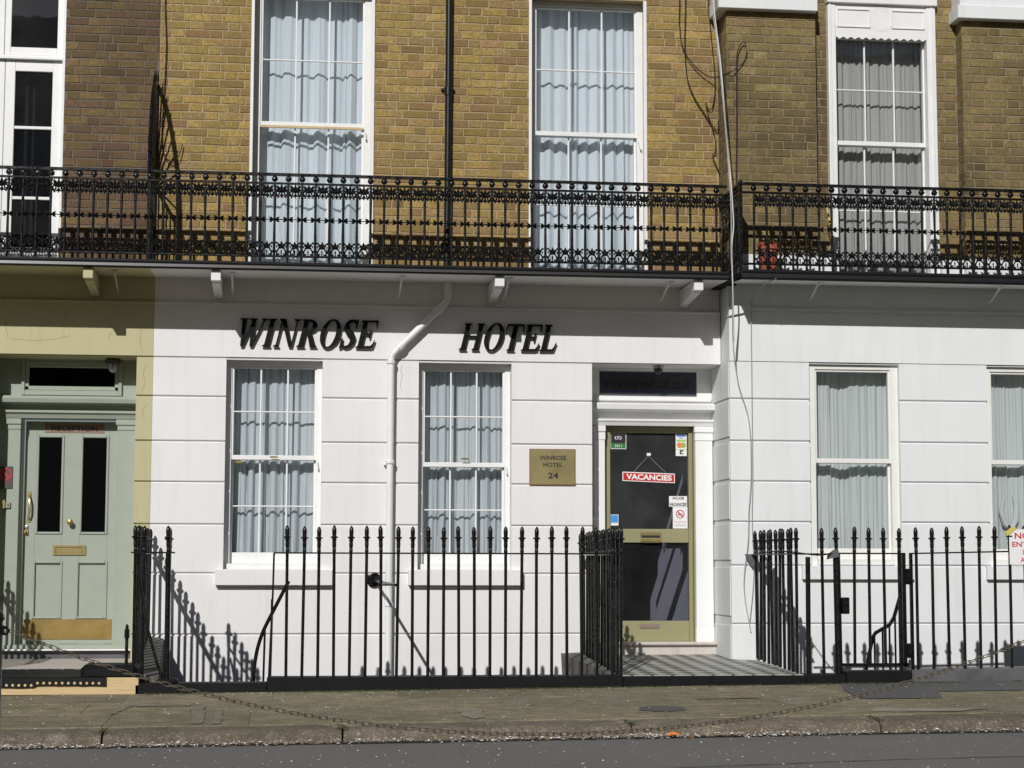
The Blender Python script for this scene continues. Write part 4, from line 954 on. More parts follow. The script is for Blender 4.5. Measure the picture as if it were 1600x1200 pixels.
for k in range(6): a = k*pi/3; mb.lathe([(.003, .0), (.009, -.004), (.006, -.009)], (.019*cos(a), -.012, .019*sin(a)), 6, 'y')
ME_ros = mb.mesh('rosette', M['iron_orn'], True)
mb = MB()        # anthemion, origin at the top middle of its band, band .125 high
for ang, L, W in ((90, .078, .030), (60, .082, .027), (120, .082, .027), (32, .064, .026), (148, .064, .026)): lf(mb, 0, -.082, ang, L, W)
for s_ in (1, -1): spiral(mb, s_*.031, -.088, .022, 90 if s_ > 0 else 90, .95, .0072, -s_); mb.tube([(0, 0, -.095), (s_*.012, 0, -.110), (s_*.032, 0, -.116), (s_*.052, 0, -.104)], .007, 5)
lf(mb, 0, -.10, -90, .03, .018); lf(mb, .035, -.112, -90, .018, .016); lf(mb, -.035, -.112, -90, .018, .016); lf(mb, 0, -.085, -90, .03, .03); lf(mb, .05, -.10, -70, .02, .014); lf(mb, -.05, -.10, -110, .02, .014)
for s_ in (1, -1): mb.tube([(s_*HS*.98, 0, -.005), (s_*.045, 0, -.03), (s_*.03, 0, -.055)], .0045, 5)
ME_pal = mb.mesh('palmette', M['iron_orn'], False)
mb = MB()        # floret clasped round each bar
for s_ in (0, 180):
    for d in (-30, 0, 30): lf(mb, .006*cos(radians(s_)), 0, s_+d, .046, .021)
mb.lathe([(.004, .012), (.014, .006), (.015, -.006), (.006, -.014)], (0, 0, 0), 8, 'y'); mb.tube([(-HS, 0, 0), (HS, 0, 0)], .0042, 5)
ME_flo = mb.mesh('floret', M['iron_orn'], False)
mb = MB()        # cresting between bars above the lower rail, origin at the rail
for ang, L, W in ((90, .06, .028), (52, .055, .025), (128, .055, .025), (90, .03, .034)): lf(mb, 0, .074, ang, L, W)
for s_ in (1, -1):
    mb.tube([(0, 0, .075), (s_*.022, 0, .07), (s_*.037, 0, .045), (s_*.04, 0, .0)], .0075, 5); spiral(mb, s_*.034, .083, .016, 200 if s_ > 0 else -20, .8, .005, -s_)
    lf(mb, s_*.04, .03, 90-s_*35, .034, .020); lf(mb, s_*.038, .01, 90+s_*60, .03, .018); lf(mb, s_*.03, .05, 90+s_*20, .05, .016); mb.lathe([(.003, .006), (.011, 0), (.003, -.008)], (s_*.042, 0, .118), 7, 'y')
mb.tube([(0, 0, .0), (0, 0, .03)], .005, 5); lf(mb, 0, .02, 90, .04, .016)
ME_cre = mb.mesh('cresting', M['iron_orn'], False)
def balustrade(t, x0, x1, y, first, axis='x', skip=()):
    """parts spaced along x at depth y, or along y at x = y when axis is 'y'"""
    rot = None if axis == 'x' else (0, 0, radians(90))
    def at(u, z): return (u, y, z) if axis == 'x' else (y, u, z)
    u = first
    while u < x1-.02:
        if u > x0+.01:
            put('baluster', ME_bal, t, at(u+rnd.uniform(-.002, .002), 3.612), (0, rnd.uniform(-.006, .006), rot[2] if rot else 0)); put('rosette', ME_ros, t, at(u, 4.353), rot); put('floret', ME_flo, t, at(u, 3.993+rnd.uniform(-.002, .002)), rot)
        if x0 < u+HS < x1: put('palmette', ME_pal, t, at(u+HS+rnd.uniform(-.003, .003), 4.312), (rnd.uniform(-.08, .08), rnd.uniform(-.03, .03), rot[2] if rot else 0)); put('cresting', ME_cre, t, at(u+HS+rnd.uniform(-.004, .004), 3.669), (rnd.uniform(-.12, .12), rnd.uniform(-.04, .04), rot[2] if rot else 0))
        u += SP
    for z, h, d in ((4.392, .012, .02), (4.314, .009, .012), (3.669, .009, .012)):
        a, b = (x0, x1)
        (MB().box(a, b, y-d, y+d, z-h, z+h, .003) if axis == 'x' else MB().box(y-d, y+d, a, b, z-h, z+h, .003)).build('rail', M['iron'], t)
balc = thing('balcony', 'long balcony with black ornamental iron balustrade across the reception house and hotel', 'balcony', (.8, -.3, 3.55))
MB().box(LX0, 3.86, -.66, .0-.0015, 3.5645, 3.60, .004).build('floor_slab', M['plinth'], balc)
mb = MB(); mb.prismx([(-.66, 3.563), (-.66, 3.60), (-.675, 3.612), (-.70, 3.610), (-.71, 3.59), (-.70, 3.575), (-.705, 3.55), (-.695, 3.538), (-.655, 3.538)], LX0, 3.862); mb.build('edge_moulding', M['plastic_black'], balc, fix=True)
MB().add([(H0, -.654, 3.5385), (3.862, -.654, 3.5385), (3.862, -.654, 3.563), (H0, -.654, 3.563), (H0, 0.029, 3.5625), (3.862, 0.029, 3.5625)], [(0, 1, 5, 4)]).build('soffit', M['white'], balc)
MB().add([(LX0, -.654, 3.5385), (H0, -.654, 3.5385), (H0, .029, 3.5625), (LX0, .029, 3.5625)], [(0, 1, 2, 3)]).build('soffit', M['cream'], balc)
balustrade(balc, LX0, 3.86, -.65, .777-SP*41)
def bracket(parent, x, y0, y1, mat, zt=3.535):
    mb = MB(); mb.box(x-.042, x+.042, y0, y0+.09, zt-.092, zt-.002, .004); mb.prismx([(y0+.09, zt), (y0+.09, zt-.10), (y1-.12, zt-.135), (y1, zt-.16), (y1, zt)], x-.037, x+.037); return mb.build('bracket', mat, parent, fix=True)
for x in (-.675, 1.805, 3.598): bracket(balc, x, -.655, .029, M['white'])
bracket(balc, -1.763, -.655, .029, M['cream'])
def hook(parent, x, y0, y1, zt, mat):
    mb = MB(); pts = [(x, y0+(y1-y0)*t, zt-.005-.11*sin(t*pi/2)**1.6) for t in [i/8 for i in range(9)]]
    mb.tube(pts, .010, 6); mb.tube([(x, y0, zt), (x+.0, y0+.02, zt-.02)], .013, 6); mb.box(x-.02, x+.035, y0-.015, y0+.03, zt-.008, zt+.002); return mb.build('stay', mat, parent)
for x, m_ in ((-1.56, 'cream'), (-.545, 'white'), (.95, 'white'), (1.91, 'white'), (3.37, 'white')): hook(balc, x, -.5, -.0, 3.54, M[m_])
MB().box(3.8625, 3.9485, -.64, -.002, 3.545, 3.60, .004).build('slab_end', M['plinth'], balc)
balr = thing('balcony', 'black iron balcony of the right house standing further forward than its neighbour', 'balcony', (6.5, -.6, 3.55))
MB().box(3.95, R1, -.81, RY-.0125, 3.5645, 3.60, .004).build('floor_slab', M['plinth'], balr)
MB().box(3.95, 4.02, RY-.0125, -.001, 3.545, 3.60, .004).build('slab_return', M['plinth'], balr)
mb = MB(); mb.prismx([(-.81, 3.563), (-.81, 3.60), (-.825, 3.612), (-.85, 3.610), (-.86, 3.59), (-.85, 3.575), (-.855, 3.54), (-.845, 3.525), (-.805, 3.525)], 3.945, R1); mb.build('edge_moulding', M['plastic_black'], balr, fix=True)
MB().add([(3.95, -.804, 3.5265), (R1, -.804, 3.5265), (R1, RY+.029, 3.5625), (3.95, RY+.029, 3.5625)], [(0, 1, 2, 3)]).build('soffit', M['white2'], balr)
balustrade(balr, 3.95, R1, -.80, 3.95+.12); balustrade(balr, -.80, -.01, 3.95, -.80+.06, 'y')
mb = MB(); mb.box(3.935, 3.965, -.815, -.785, 3.6, 4.40, .003); mb.lathe([(.02, 0), (.02, .02), (.005, .03)], (3.95, -.8, 4.40), 8); mb.build('corner_post', M['iron'], balr)
for x in (4.70, 6.41, 8.1): hook(balr, x, -.68, RY, 3.535, M['white2'])
# fan shaped spiked screen between the two balconies
fan = thing('spiked_screen', 'black iron fan screen with radiating spikes dividing the balcony at the party wall', 'screen', (-1.262, -.3, 3.6))
FX = -1.262; FZ = 4.40
def el(t, k=1.0): return (FX, -.02-.62*k*sin(t), FZ+.93*k*cos(t))
mb = MB(); pts = [el(t*pi/2/14) for t in range(15)]; mb.tube(pts, .021, 6); mb.tube([(FX, -.02, 3.6), (FX, -.02, FZ+.95)], .014, 6); mb.tube([(FX, -.64, 3.6), (FX, -.64, FZ)], .014, 6)
mb.box(FX-.012, FX+.012, -.65, -.01, FZ-.012, FZ+.012); mb.build('frame', M['iron'], fan)
for k in range(10):
    t = (k+.0)*pi/2/9; a = el(t, .12); b = el(t, 1.14)
    MB().tube([a, ((a[0]+b[0])/2, (a[1]+b[1])/2, (a[2]+b[2])/2), el(t, 1.09), b], [.009, .009, .008, .001], 6).build('spike', M['iron'], fan)
for k in range(6):
    yy = -.10-.1*k; MB().tube([(FX, yy, 3.6), (FX, yy, FZ)], .0075, 6).build('baluster', M['iron'], fan)

# ------------------------------------------------------------------ pipes and cables
s = thing('downpipe', 'black cast iron downpipe on the yellow brick between the upstairs windows', 'pipe', (1.385, -.06, 3.6))
MB().tube([(1.395, -.055, 7.0), (1.39, -.055, 5.33), (1.383, -.055, 3.6)], .030, 14).build('pipe', M['plastic_black'], s, smooth=True)
MB().lathe([(.031, 0), (.037, .005), (.037, .08), (.031, .085)], (1.388, -.055, 5.30), 14).build('collar', M['plastic_black'], s, smooth=True)
mb = MB(); mb.box(1.325, 1.45, -.035, 0, 5.355, 5.375, .003); mb.box(1.33, 1.44, -.035, 0, 3.9, 3.93, .003); mb.build('pipe_clip', M['plastic_black'], s)
s = thing('downpipe', 'white painted downpipe bending diagonally below the balcony then dropping between the windows', 'pipe', (.9, -.06, 0))
MB().tube([(1.395, -.075, 3.56), (1.395, -.075, 3.42), (1.385, -.075, 3.385), (1.36, -.075, 3.355), (.935, -.075, 2.935), (.895, -.075, 2.89), (.882, -.075, 2.85), (.880, -.075, 1.9), (.876, -.075, -2.2)], .031, 16).build('pipe', M['joinery'], s, smooth=True)
for z in (2.80, 1.895, .62): MB().lathe([(.035, 0), (.041, .004), (.041, .03), (.035, .034)], (.879, -.075, z), 16).build('collar', M['joinery'], s, smooth=True)
a, b = Vector((1.33, -.075, 3.325)), Vector((.985, -.075, 2.985))
for p in (a, b): d = Vector((-.7, 0, -.7)); MB().tube([p, p+d*.06], .040, 16).build('collar', M['joinery'], s, smooth=True)
mb = MB(); mb.box(.825, .93, -.05, 0, 1.885, 1.90, .002); mb.build('pipe_clip', M['joinery'], s)
def smooth_pts(P, n=6):
    P = [Vector(p) for p in P]; out = []
    for i in range(len(P)-1):
        p0, p1, p2, p3 = P[max(0, i-1)], P[i], P[i+1], P[min(len(P)-1, i+2)]
        for k in range(n):
            t = k/n; out.append(.5*((2*p1)+(-p0+p2)*t+(2*p0-5*p1+4*p2-p3)*t*t+(-p0+3*p1-3*p2+p3)*t**3))
    return out+[P[-1]]
def cable(P, r, mat, label, parent=None):
    o = MB().tube(smooth_pts(P), r, 5).build('cable', mat, parent)
    if parent is None: tag(o, label, 'cable')
    return o
cable([(3.572, -.03, 7.0), (3.572, -.03, 6.3), (3.57, -.03, 6.05), (3.60, -.035, 5.84), (3.68, -.04, 5.70), (3.78, -.05, 5.60), (3.88, -.10, 5.545), (3.97, -.355, 5.53), (4.06, -.36, 5.60), (4.12, -.36, 5.70), (4.128, -.36, 5.78), (4.10, -.36, 5.82), (4.055, -.36, 5.75), (4.036, -.36, 5.6), (4.03, -.36, 5.0), (4.022, -.36, 4.4), (4.02, -.36, 3.62)], .006, M['dark_cable'], 'dark cable looping right onto the brick pier of the right house')
cable([(3.63, -.03, 7.0), (3.63, -.03, 6.3), (3.62, -.03, 5.85), (3.64, -.03, 5.56), (3.70, -.03, 5.38), (3.80, -.03, 5.22), (3.88, -.03, 5.10), (3.93, -.03, 5.06), (3.935, -.03, 5.15)], .006, M['dark_cable'], 'dark cable hanging in a long curve right of the upstairs sash window')
cable([(3.845, -.03, 7.0), (3.85, -.03, 6.3), (3.875, -.03, 5.94), (3.905, -.03, 5.6), (3.90, -.03, 5.38), (3.87, -.03, 5.26), (3.835, -.03, 5.27), (3.815, -.03, 5.32), (3.84, -.03, 5.2), (3.90, -.03, 5.0), (3.905, -.03, 4.86), (3.88, -.03, 4.8), (3.96, -.03, 4.62)], .0055, M['dark_cable'], 'tangled dark cable ending in a small hook beside the corner of the hotel')
cable([(-1.20, -.02, 7.0), (-1.202, -.02, 6.1), (-1.184, -.02, 5.7), (-1.193, -.02, 5.3), (-1.208, -.02, 4.9), (-1.20, -.03, 4.72), (-1.14, -.05, 4.62), (-1.06, -.05, 4.65), (-1.02, -.03, 4.78)], .005, M['dark_cable'], 'thin dark cable running down past the fan screen at the party wall')
cable([(3.70, -.68, 6.9), (3.726, -.70, 6.1), (3.775, -.72, 5.65), (3.81, -.74, 5.2), (3.825, -.78, 4.9), (3.842, -.85, 4.39), (3.850, -.86, 4.05), (3.846, -.86, 3.75), (3.875, -.78, 3.46), (3.93, -.55, 3.0), (4.02, -.37, 2.64), (4.12, -.35, 2.3), (4.135, -.35, 1.82), (4.11, -.35, 1.47), (4.10, -.35, 1.2), (4.06, -.34, .8), (4.12, -.34, .4)], .0052, M['grey_cable'], 'pale grey cable draped past the balcony corner down the right of the door')
cable([(3.715, -.68, 6.9), (3.742, -.70, 6.1), (3.80, -.72, 5.5), (3.832, -.76, 4.9), (3.852, -.85, 4.4), (3.862, -.86, 4.2), (3.870, -.86, 4.0), (3.852, -.86, 3.8), (3.872, -.80, 3.5), (3.94, -.55, 3.0)], .0052, M['white_cable'], 'white cable running beside the grey one in front of the balcony corner')
cable([(4.25, -.86, 3.53), (4.20, -.6, 3.50), (4.16, -.36, 3.42), (4.152, -.345, 3.3), (4.150, -.345, 2.5), (4.150, -.345, 1.8), (4.14, -.345, 1.4), (4.15, -.345, .9), (4.11, -.345, .5)], .0045, M['grey_cable'], 'thin grey cable running straight down the white stucco at the house corner')

# ------------------------------------------------------------------ front railings
FIN = [(.0115, 0), (.0155, .012), (.0155, .03), (.0125, .036), (.016, .05), (.017, .075), (.0145, .088), (.018, .10), (.0175, .112), (.030, .118), (.031, .126), (.016, .132), (.0175, .15), (.0185, .17), (.017, .19), (.011, .205), (.004, .215)]
mb = MB(); mb.lathe(FIN, (0, 0, 0), 10); ME_fin = mb.mesh('finial', M['iron'], True)
ME_up = {}
def uprightm(h, r=.0126):
    k = (round(h, 2), r)
    if k not in ME_up: ME_up[k] = MB().tube([(0, 0, 0), (0, 0, h)], r, 12).mesh('upright', M['iron'], True)
    return ME_up[k]
def upright(t, x, y, z0, z1, fin=True, r=.0126, lean=0):
    o = put('upright', uprightm(z1-z0, r), t, (x, y, z0)); o.rotation_euler = (rnd.uniform(-.006, .006), lean+rnd.uniform(-.009, .009), 0)
    if fin:
        f = put('finial', ME_fin, o, (x, y, z1)); f.scale = (1, 1, rnd.uniform(.97, 1.03)); f.rotation_euler = (rnd.uniform(-.02, .02), rnd.uniform(-.02, .02), rnd.random()*3)
    return o
ZT = 1.084
rail = thing('iron_railing', 'black spiked iron railing guarding the basement area in front of the hotel windows', 'railing', (1.2, -1.9, 0))
xs = [-.022+.1243*i for i in range(19)]+[2.335, 2.46, 2.585]
for x in xs: upright(rail, x, -1.9, .10, ZT)
mb = MB(); mb.box(-.13, 2.66, -1.915, -1.885, ZT-.006, ZT+.006, .002); mb.tube([(-.128, -1.9, ZT), (-.132, -1.9, .8), (-.155, -1.9, .10)], .008, 6); mb.box(-.148, -.128, -1.91, -1.89, .60, .72, .002); mb.build('top_rail', M['iron'], rail)
MB().box(-.17, 2.66, -1.99, -1.75, -.12, .112, .012).build('plinth', M['plinth'], rail)
for i in range(14): upright(rail, 2.655-.003*i, -1.9+.138*i, .10+.0065*i, ZT-.001*i)
MB().box(2.60, 2.66, -1.9, -.08, ZT-.006, ZT+.006, .002).build('return_rail', M['steel'], rail)
mb = MB(); mb.hexa([(2.47, -.03, -.3), (2.47, -1.75, -.3), (2.62, -1.75, -.3), (2.62, -.03, -.3), (2.44, -.03, .20), (2.56, -1.75, .125), (2.66, -1.75, .11), (2.70, -.03, .21)]); mb.build('return_stone', M['cheek'], rail, fix=True)
MB().tube([(2.59, -1.7, .85), (2.66, -1.62, .84)], .02, 8).build('lock_boss', M['iron'], rail)
# stay from wall boss to the railing
s = thing('railing_stay', 'black round wall boss with an iron stay reaching out to the railing below the window', 'stay', (.75, -.05, .85))
MB().lathe([(.065, 0), (.065, -.03), (.052, -.035), (.050, -.02), (.03, -.02), (.03, -.05)], (.745, -.0005, .86), 20, 'y').build('boss', M['iron'], s, smooth=True)
mb = MB(); mb.tube([(.76, -.02, .85), (.80, -.9, .838), (.838, -1.9, .832)], .013, 6); mb.box(.69, .845, -1.915, -1.90, .826, .838, .002); mb.build('bar', M['iron'], s)
# left return by the reception steps, with the area gate standing open
ret = thing('iron_railing', 'short black spiked railing run between the reception steps and the hotel area', 'railing', (-1.22, -1, 0))
for i in range(13): upright(ret, -1.205-.002*i, -1.9+.15*i, .10+.01*i, ZT+.002)
upright(ret, -1.135, -1.9, .10, ZT)
mb = MB(); mb.box(-1.235, -1.195, -1.9, -.05, ZT-.006, ZT+.006, .002); mb.box(-1.24, -.90, -1.912, -1.888, ZT-.006, ZT+.006, .002); mb.tube([(-1.19, -1.93, 1.02), (-1.10, -1.93, .50), (-1.02, -1.93, .22), (-.965, -1.93, .08)], .012, 6); mb.build('top_rail', M['iron'], ret)
MB().hexa([(-1.26, -.02, -.4), (-1.24, -1.8, -.4), (-1.02, -1.8, -.4), (-1.10, -.02, -.4), (-1.24, -.02, .36), (-1.18, -1.8, .14), (-1.02, -1.8, .10), (-1.10, -.02, .34)]).build('return_stone', M['cheek'], ret, fix=True)
mb = MB(); mb.lathe([(.02, 0), (.02, .06), (.012, .075), (.014, .09), (.002, .11)], (-1.255, -1.95, .42), 8); mb.tube([(-1.255, -1.95, .1), (-1.255, -1.95, .42)], .013, 6); mb.build('boot_post', M['iron'], ret)
MB().box(-1.60, -1.17, -1.98, -1.6, .10, .215, .03).build('block', M['plinth'], ret)
MB().box(-1.19, -.165, -1.985, -1.75, -.12, .07, .012).build('plinth', M['plinth'], ret)
MB().box(-1.02, -.86, -1.985, -1.80, .068, .105, .012).build('gate_stone', M['plinth'], ret)
gate = thing('iron_gate', 'narrow black spiked area gate standing open edge-on beside the reception railing', 'gate', (-.95, -1.9, 0))
upright(gate, -.945, -1.9, .10, ZT, r=.021)
for i in range(1, 6): upright(gate, -.945-.0638*.125*i, -1.9+.125*i, .14, ZT-.01)
mb = MB(); mb.tube([(-.945, -1.9, ZT-.012), (-.987, -1.25, ZT-.012)], .01, 6); mb.tube([(-.945, -1.9, .165), (-.987, -1.25, .165)], .012, 6); mb.tube([(-.946, -1.88, .2), (-.984, -1.3, 1.0)], .01, 6); mb.build('gate_frame', M['iron'], gate)
r0 = thing('iron_railing', 'black spiked railing run just beyond the left edge casting spiked shadows on the reception door', 'railing', (-2.76, -1, 0))
for i in range(13): upright(r0, -2.76, -1.9+.15*i, .12+.002*i, ZT+.002)
MB().box(-2.78, -2.74, -1.9, -.03, ZT-.006, ZT+.006, .002).build('top_rail', M['iron'], r0)
# railings of the right house
rr2 = thing('iron_railing', 'black spiked railing beside the right of the hotel entrance turning the corner', 'railing', (4.2, -1.9, 0))
for i in range(11): upright(rr2, 4.14+.006*(10-i)*.3, -.42-.138*i, .165-.005*i, ZT+.006)
upright(rr2, 4.205, -1.9, .10, ZT-.02, False, .020); upright(rr2, 4.335, -1.9, .10, ZT+.006)
mb = MB(); mb.box(4.12, 4.17, -1.83, -.36, ZT, ZT+.012, .002); mb.box(4.13, 4.47, -1.91, -1.89, ZT-.002, ZT+.010, .002); mb.build('top_rail', M['iron'], rr2)
MB().prism([(4.06, ZT+.01), (4.17, ZT+.01), (4.17, ZT-.1), (4.13, ZT-.1)], -.39, -.37).build('wall_fixing', M['plinth_grey'], rr2)
MB().box(4.16, 4.50, -1.98, -1.75, -.1, .115, .012).build('plinth', M['plinth'], rr2)
cable([(4.14, -.5, ZT+.02), (4.2, -1.2, ZT+.03), (4.3, -1.92, ZT-.005), (4.42, -1.93, ZT+.02), (4.45, -1.93, ZT+.04)], .006, M['dark_cable'], '', rr2)
gt = thing('iron_gate', 'closed black spiked area gate with a lock box in front of the right house window', 'gate', (4.75, -1.9, 0))
upright(gt, 4.462, -1.9, .03, ZT+.01, r=.030)
for x in (4.595, 4.725, 4.855): upright(gt, x, -1.9, .19, ZT+.01)
upright(gt, 4.985, -1.9, .06, ZT+.01, r=.016)
mb = MB(); mb.box(4.435, 5.035, -1.912, -1.888, ZT+.004, ZT+.016, .002); mb.box(4.47, 5.05, -1.915, -1.885, .175, .200, .002); mb.box(5.005, 5.035, -1.915, -1.885, .17, ZT+.012, .003); mb.build('gate_frame', M['iron'], gt)
MB().box(4.485, 4.545, -1.945, -1.885, .60, .735, .006).build('lock_box', M['iron'], gt)
mb = MB(); mb.box(5.035, 5.075, -1.93, -1.89, .84, .97, .006); mb.box(5.035, 5.075, -1.93, -1.89, .24, .36, .006); mb.build('hinge', M['iron'], gt)
MB().prism([(4.36, ZT-.04), (4.46, ZT-.02), (4.46, ZT+.03), (4.42, ZT+.04), (4.37, ZT+.0)], -1.945, -1.925).build('latch_plate', M['plinth_grey'], gt)
r3 = thing('iron_railing', 'black spiked railing running right from the closed gate to the edge of the picture', 'railing', (6, -1.9, 0))
for i in range(28): upright(r3, 5.13+.1335*i, -1.9, .13+.0012*i, ZT+.012+.008*i*.4)
mb = MB(); mb.box(5.07, 5.095, -1.915, -1.885, .13, ZT+.016, .003)
mb.hexa([(5.07, -1.912, ZT+.004), (8.8, -1.912, ZT+.09), (8.8, -1.888, ZT+.09), (5.07, -1.888, ZT+.004), (5.07, -1.912, ZT+.016), (8.8, -1.912, ZT+.102), (8.8, -1.888, ZT+.102), (5.07, -1.888, ZT+.016)]); mb.build('top_rail', M['iron'], r3, fix=True)
mb = MB(); mb.hexa([(5.05, -1.99, -.1), (9.2, -1.99, -.1), (9.2, -1.74, -.1), (5.05, -1.74, -.1), (5.05, -1.98, .145), (9.2, -1.98, .195), (9.2, -1.75, .20), (5.05, -1.75, .15)]); mb.build('plinth', M['plinth_grey'], r3, fix=True)
mb = MB(); mb.box(4.50, 5.05, -1.98, -1.75, -.1, .14, .012); mb.build('plinth', M['plinth'], gt)
# stair handrails going down into the areas
s = thing('stair_handrail', 'curved black iron handrail descending into the basement area left of the hotel railing', 'handrail', (-.15, -1.6, 0))
MB().tube(smooth_pts([(-.01, -1.62, .86), (-.07, -1.62, .74), (-.15, -1.6, .58), (-.215, -1.58, .44), (-.26, -1.56, .28), (-.28, -1.55, .08), (-.285, -1.55, -.3)]), .016, 8).build('rail', M['iron'], s, smooth=True)
for x, z in ((-.14, .58), (-.195, .47)): MB().tube([(x, -1.6, z), (x-.015, -1.6, -.5)], .009, 6).build('baluster', M['iron'], s)
s = thing('stair_handrail', 'angular black iron handrail descending into the basement area behind the closed gate', 'handrail', (5, -1.6, 0))
MB().tube([(5.145, -1.6, .96), (5.10, -1.6, .78), (5.03, -1.6, .56), (4.99, -1.6, .50), (4.87, -1.6, .435), (4.845, -1.6, .40), (4.77, -1.6, .08), (4.72, -1.6, -.3)], .016, 8).build('rail', M['iron'], s, smooth=True)
for x, z in ((4.86, .43), (4.93, .46), (4.99, .50), (5.04, .6)): MB().tube([(x, -1.6, z), (x, -1.6, -.4)], .009, 6).build('baluster', M['iron'], s)

# ------------------------------------------------------------------ entrance paths
mb = MB(); mb.hexa([(2.66, -1.9, -.1), (4.16, -1.9, -.1), (4.14, .26, -.1), (2.736, .26, -.1), (2.66, -1.9, .112), (4.16, -1.9, .112), (3.944, .26, .172), (2.736, .26, .172)])
struct(mb.build('entrance_path', M['tile'], fix=True))
struct(MB().hexa([(3.945, -.34, -.1), (4.17, -1.9, -.1), (4.17, -.34, -.1), (4.1, -.34, -.1), (3.945, -.34, .150), (4.165, -1.9, .109), (4.17, -.34, .150), (4.1, -.34, .150)]).build('path_corner', M['tile'], fix=True))
struct(MB().box(2.655, 4.165, -1.985, -1.9, -.12, .106, .012).build('path_edging', M['plinth']))
mb = MB(); mb.hexa([(-4.2, -1.9, -.1), (-1.2, -1.9, -.1), (-1.2, .33, -.1), (-4.2, .33, -.1), (-4.2, -1.9, .112), (-1.2, -1.9, .112), (-1.2, .33, .150), (-4.2, .33, .150)])
struct(mb.build('reception_landing', M['marble'], fix=True))
pl = MB().box(-3.4, -1.155, -1.985, -1.935, pz(-2, -1.95)-.0, .118, .004).build('timber_step', M['wood']); tag(pl, 'new pale pine board forming a step edge below the reception door', 'step')
mat_ = thing('rubber_mat', 'black perforated rubber mat draped over the pine board at the reception door', 'doormat', (-2, -1.5, .12))
mb = MB(); xa, xb = -2.45, -1.40
N = 40; prof = [(-.62, .1265), (-1.2, .129), (-1.90, .128), (-1.975, .126), (-1.995, .116), (-2.0, .085), (-2.0, .066)]
vs = []
for i in range(N+1):
    x = xa+(xb-xa)*i/N; low = .018 if x < -1.98+.03 else 0
    for k, (y, z) in enumerate(prof): vs.append((x+(.25*(y+2)*.0), y-.002*sin(i), z+rnd.uniform(-.0012, .0012)-(low if k > 4 else 0)-(.012*(i/N) if k > 4 else 0)))
m_ = len(prof); mb.add(vs, [(i*m_+k, i*m_+k+1, (i+1)*m_+k+1, (i+1)*m_+k) for i in range(N) for k in range(m_-1)])
mb.build('sheet', M['rubber'], mat_, smooth=True)
mb = MB()
for i in range(60):
    for j in range(7):
        if rnd.random() < .95: mb.lathe([(.006, 0), (.005, .004)], (xa+.02+(xb-xa-.04)*i/59+(.008 if j % 2 else 0), -1.0-.13*j, .130), 5)
tag(mb.build('studs', M['rubber'], mat_), kind='stuff')
ME_hole = MB().lathe([(.0105, 0), (.0105, -.0025)], (0, 0, 0), 10, 'y').mesh('eyelet', M['wood'])
x = xa+.02
while x < xb-.02: put('eyelet', ME_hole, mat_, (x, -2.0035, .083-(.017 if x < -1.96 else 0)-.006*(x-xa))); x += .0465
# ------------------------------------------------------------------ notice on the right railing
s = thing('paper_notice', 'white notice with red capitals tied to the railing at the right edge', 'notice', (6.06, -1.93, 1.15))
MB().box(5.922, 6.22, -1.928, -1.922, 1.005, 1.297, .002).build('board', M['print_white'], s)
for tx, a, b, z in (('NO', 5.968, 6.10, 1.218), ('ENTRY', 5.945, 6.165, 1.152), ('IN', 6.035, 6.09, 1.088), ('AREA', 6.015, 6.14, 1.024)): text(tx, M['print_red'], a, b, z, z+(.052 if tx == 'NO' else .042), -1.9295, s, .02)
MB().prism([(5.90, 1.24), (5.93, 1.26), (5.99, 1.31), (5.94, 1.315), (5.90, 1.285), (5.885, 1.275)], -1.935, -1.93).build('tape', M['yellow'], s)
# pot and pole on the right balcony
s = thing('flower_pot', 'terracotta flower pot standing on the right balcony near the corner', 'flower pot', (4.26, -.5, 3.6))
MB().lathe([(.065, 0), (.085, .24), (.098, .24), (.10, .30), (.088, .30), (.085, .26), (.01, .25)], (4.268, -.55, 3.60), 20).build('pot', M['terracotta'], s, smooth=True)
s = MB().tube([(4.845, -.45, 4.27), (4.862, -.5, 4.10), (4.878, -.52, 3.92), (4.885, -.52, 3.86)], [.007, .011, .014, .008], 8).build('yellow_pole', M['yellow']); tag(s, 'yellow pole leaning upright on the right balcony left of the tall window', 'pole')
MB().tube([(4.885, -.52, 3.86), (4.89, -.52, 3.61)], .007, 6).build('shaft', M['steel'], s)
MB().tube([(4.838, -.44, 4.34), (4.845, -.45, 4.27)], .006, 6).build('tip', M['plastic_black'], s)

# ------------------------------------------------------------------ bollards and chain
def bollard(x, label):
    t = thing('bollard', label, 'bollard', (x, -8.7, -.06), 'iron bollards holding the chain')
    MB().lathe([(.095, -.06), (.095, .05), (.072, .08), (.070, .70), (.078, .705), (.078, .735), (.066, .74), (.070, .755), (.078, .765), (.07, .79), (.045, .81), (.01, .82)], (x, -8.7, -.0), 20).build('post', M['iron'], t, smooth=True)
    MB().tube([(x+.06, -8.7, .72), (x+.085, -8.7, .73), (x+.095, -8.7, .715), (x+.085, -8.7, .70), (x+.06, -8.7, .705)], .006, 6).build('chain_eye', M['iron'], t)
bollard(-1.262, 'black iron bollard at the left edge holding the end of the chain')
bollard(3.50, 'black iron bollard just beyond the right edge where the chain rises')
ch = thing('chain', 'rusty iron chain sagging in front of the pavement and kerb', 'chain', (1.05, -8.7, .27))
a, b, low = -1.165, 3.405, .268; P = []; c_ = 2.6
N = 400
zf = lambda x: low+c_*(math.cosh((x-1.12)/(c_*1.0))-1)*(.448/(c_*(math.cosh(2.285/c_)-1)))
L = 0; pos = []; px0 = a; pitch = .0305; step = .0005; acc = 0; x = a; pos.append(x)
while x < b:
    dz = (zf(x+step)-zf(x)); acc += math.hypot(step, dz); x += step
    if acc >= pitch: pos.append(x); acc = 0
mb = MB(); n = 12; lp = []
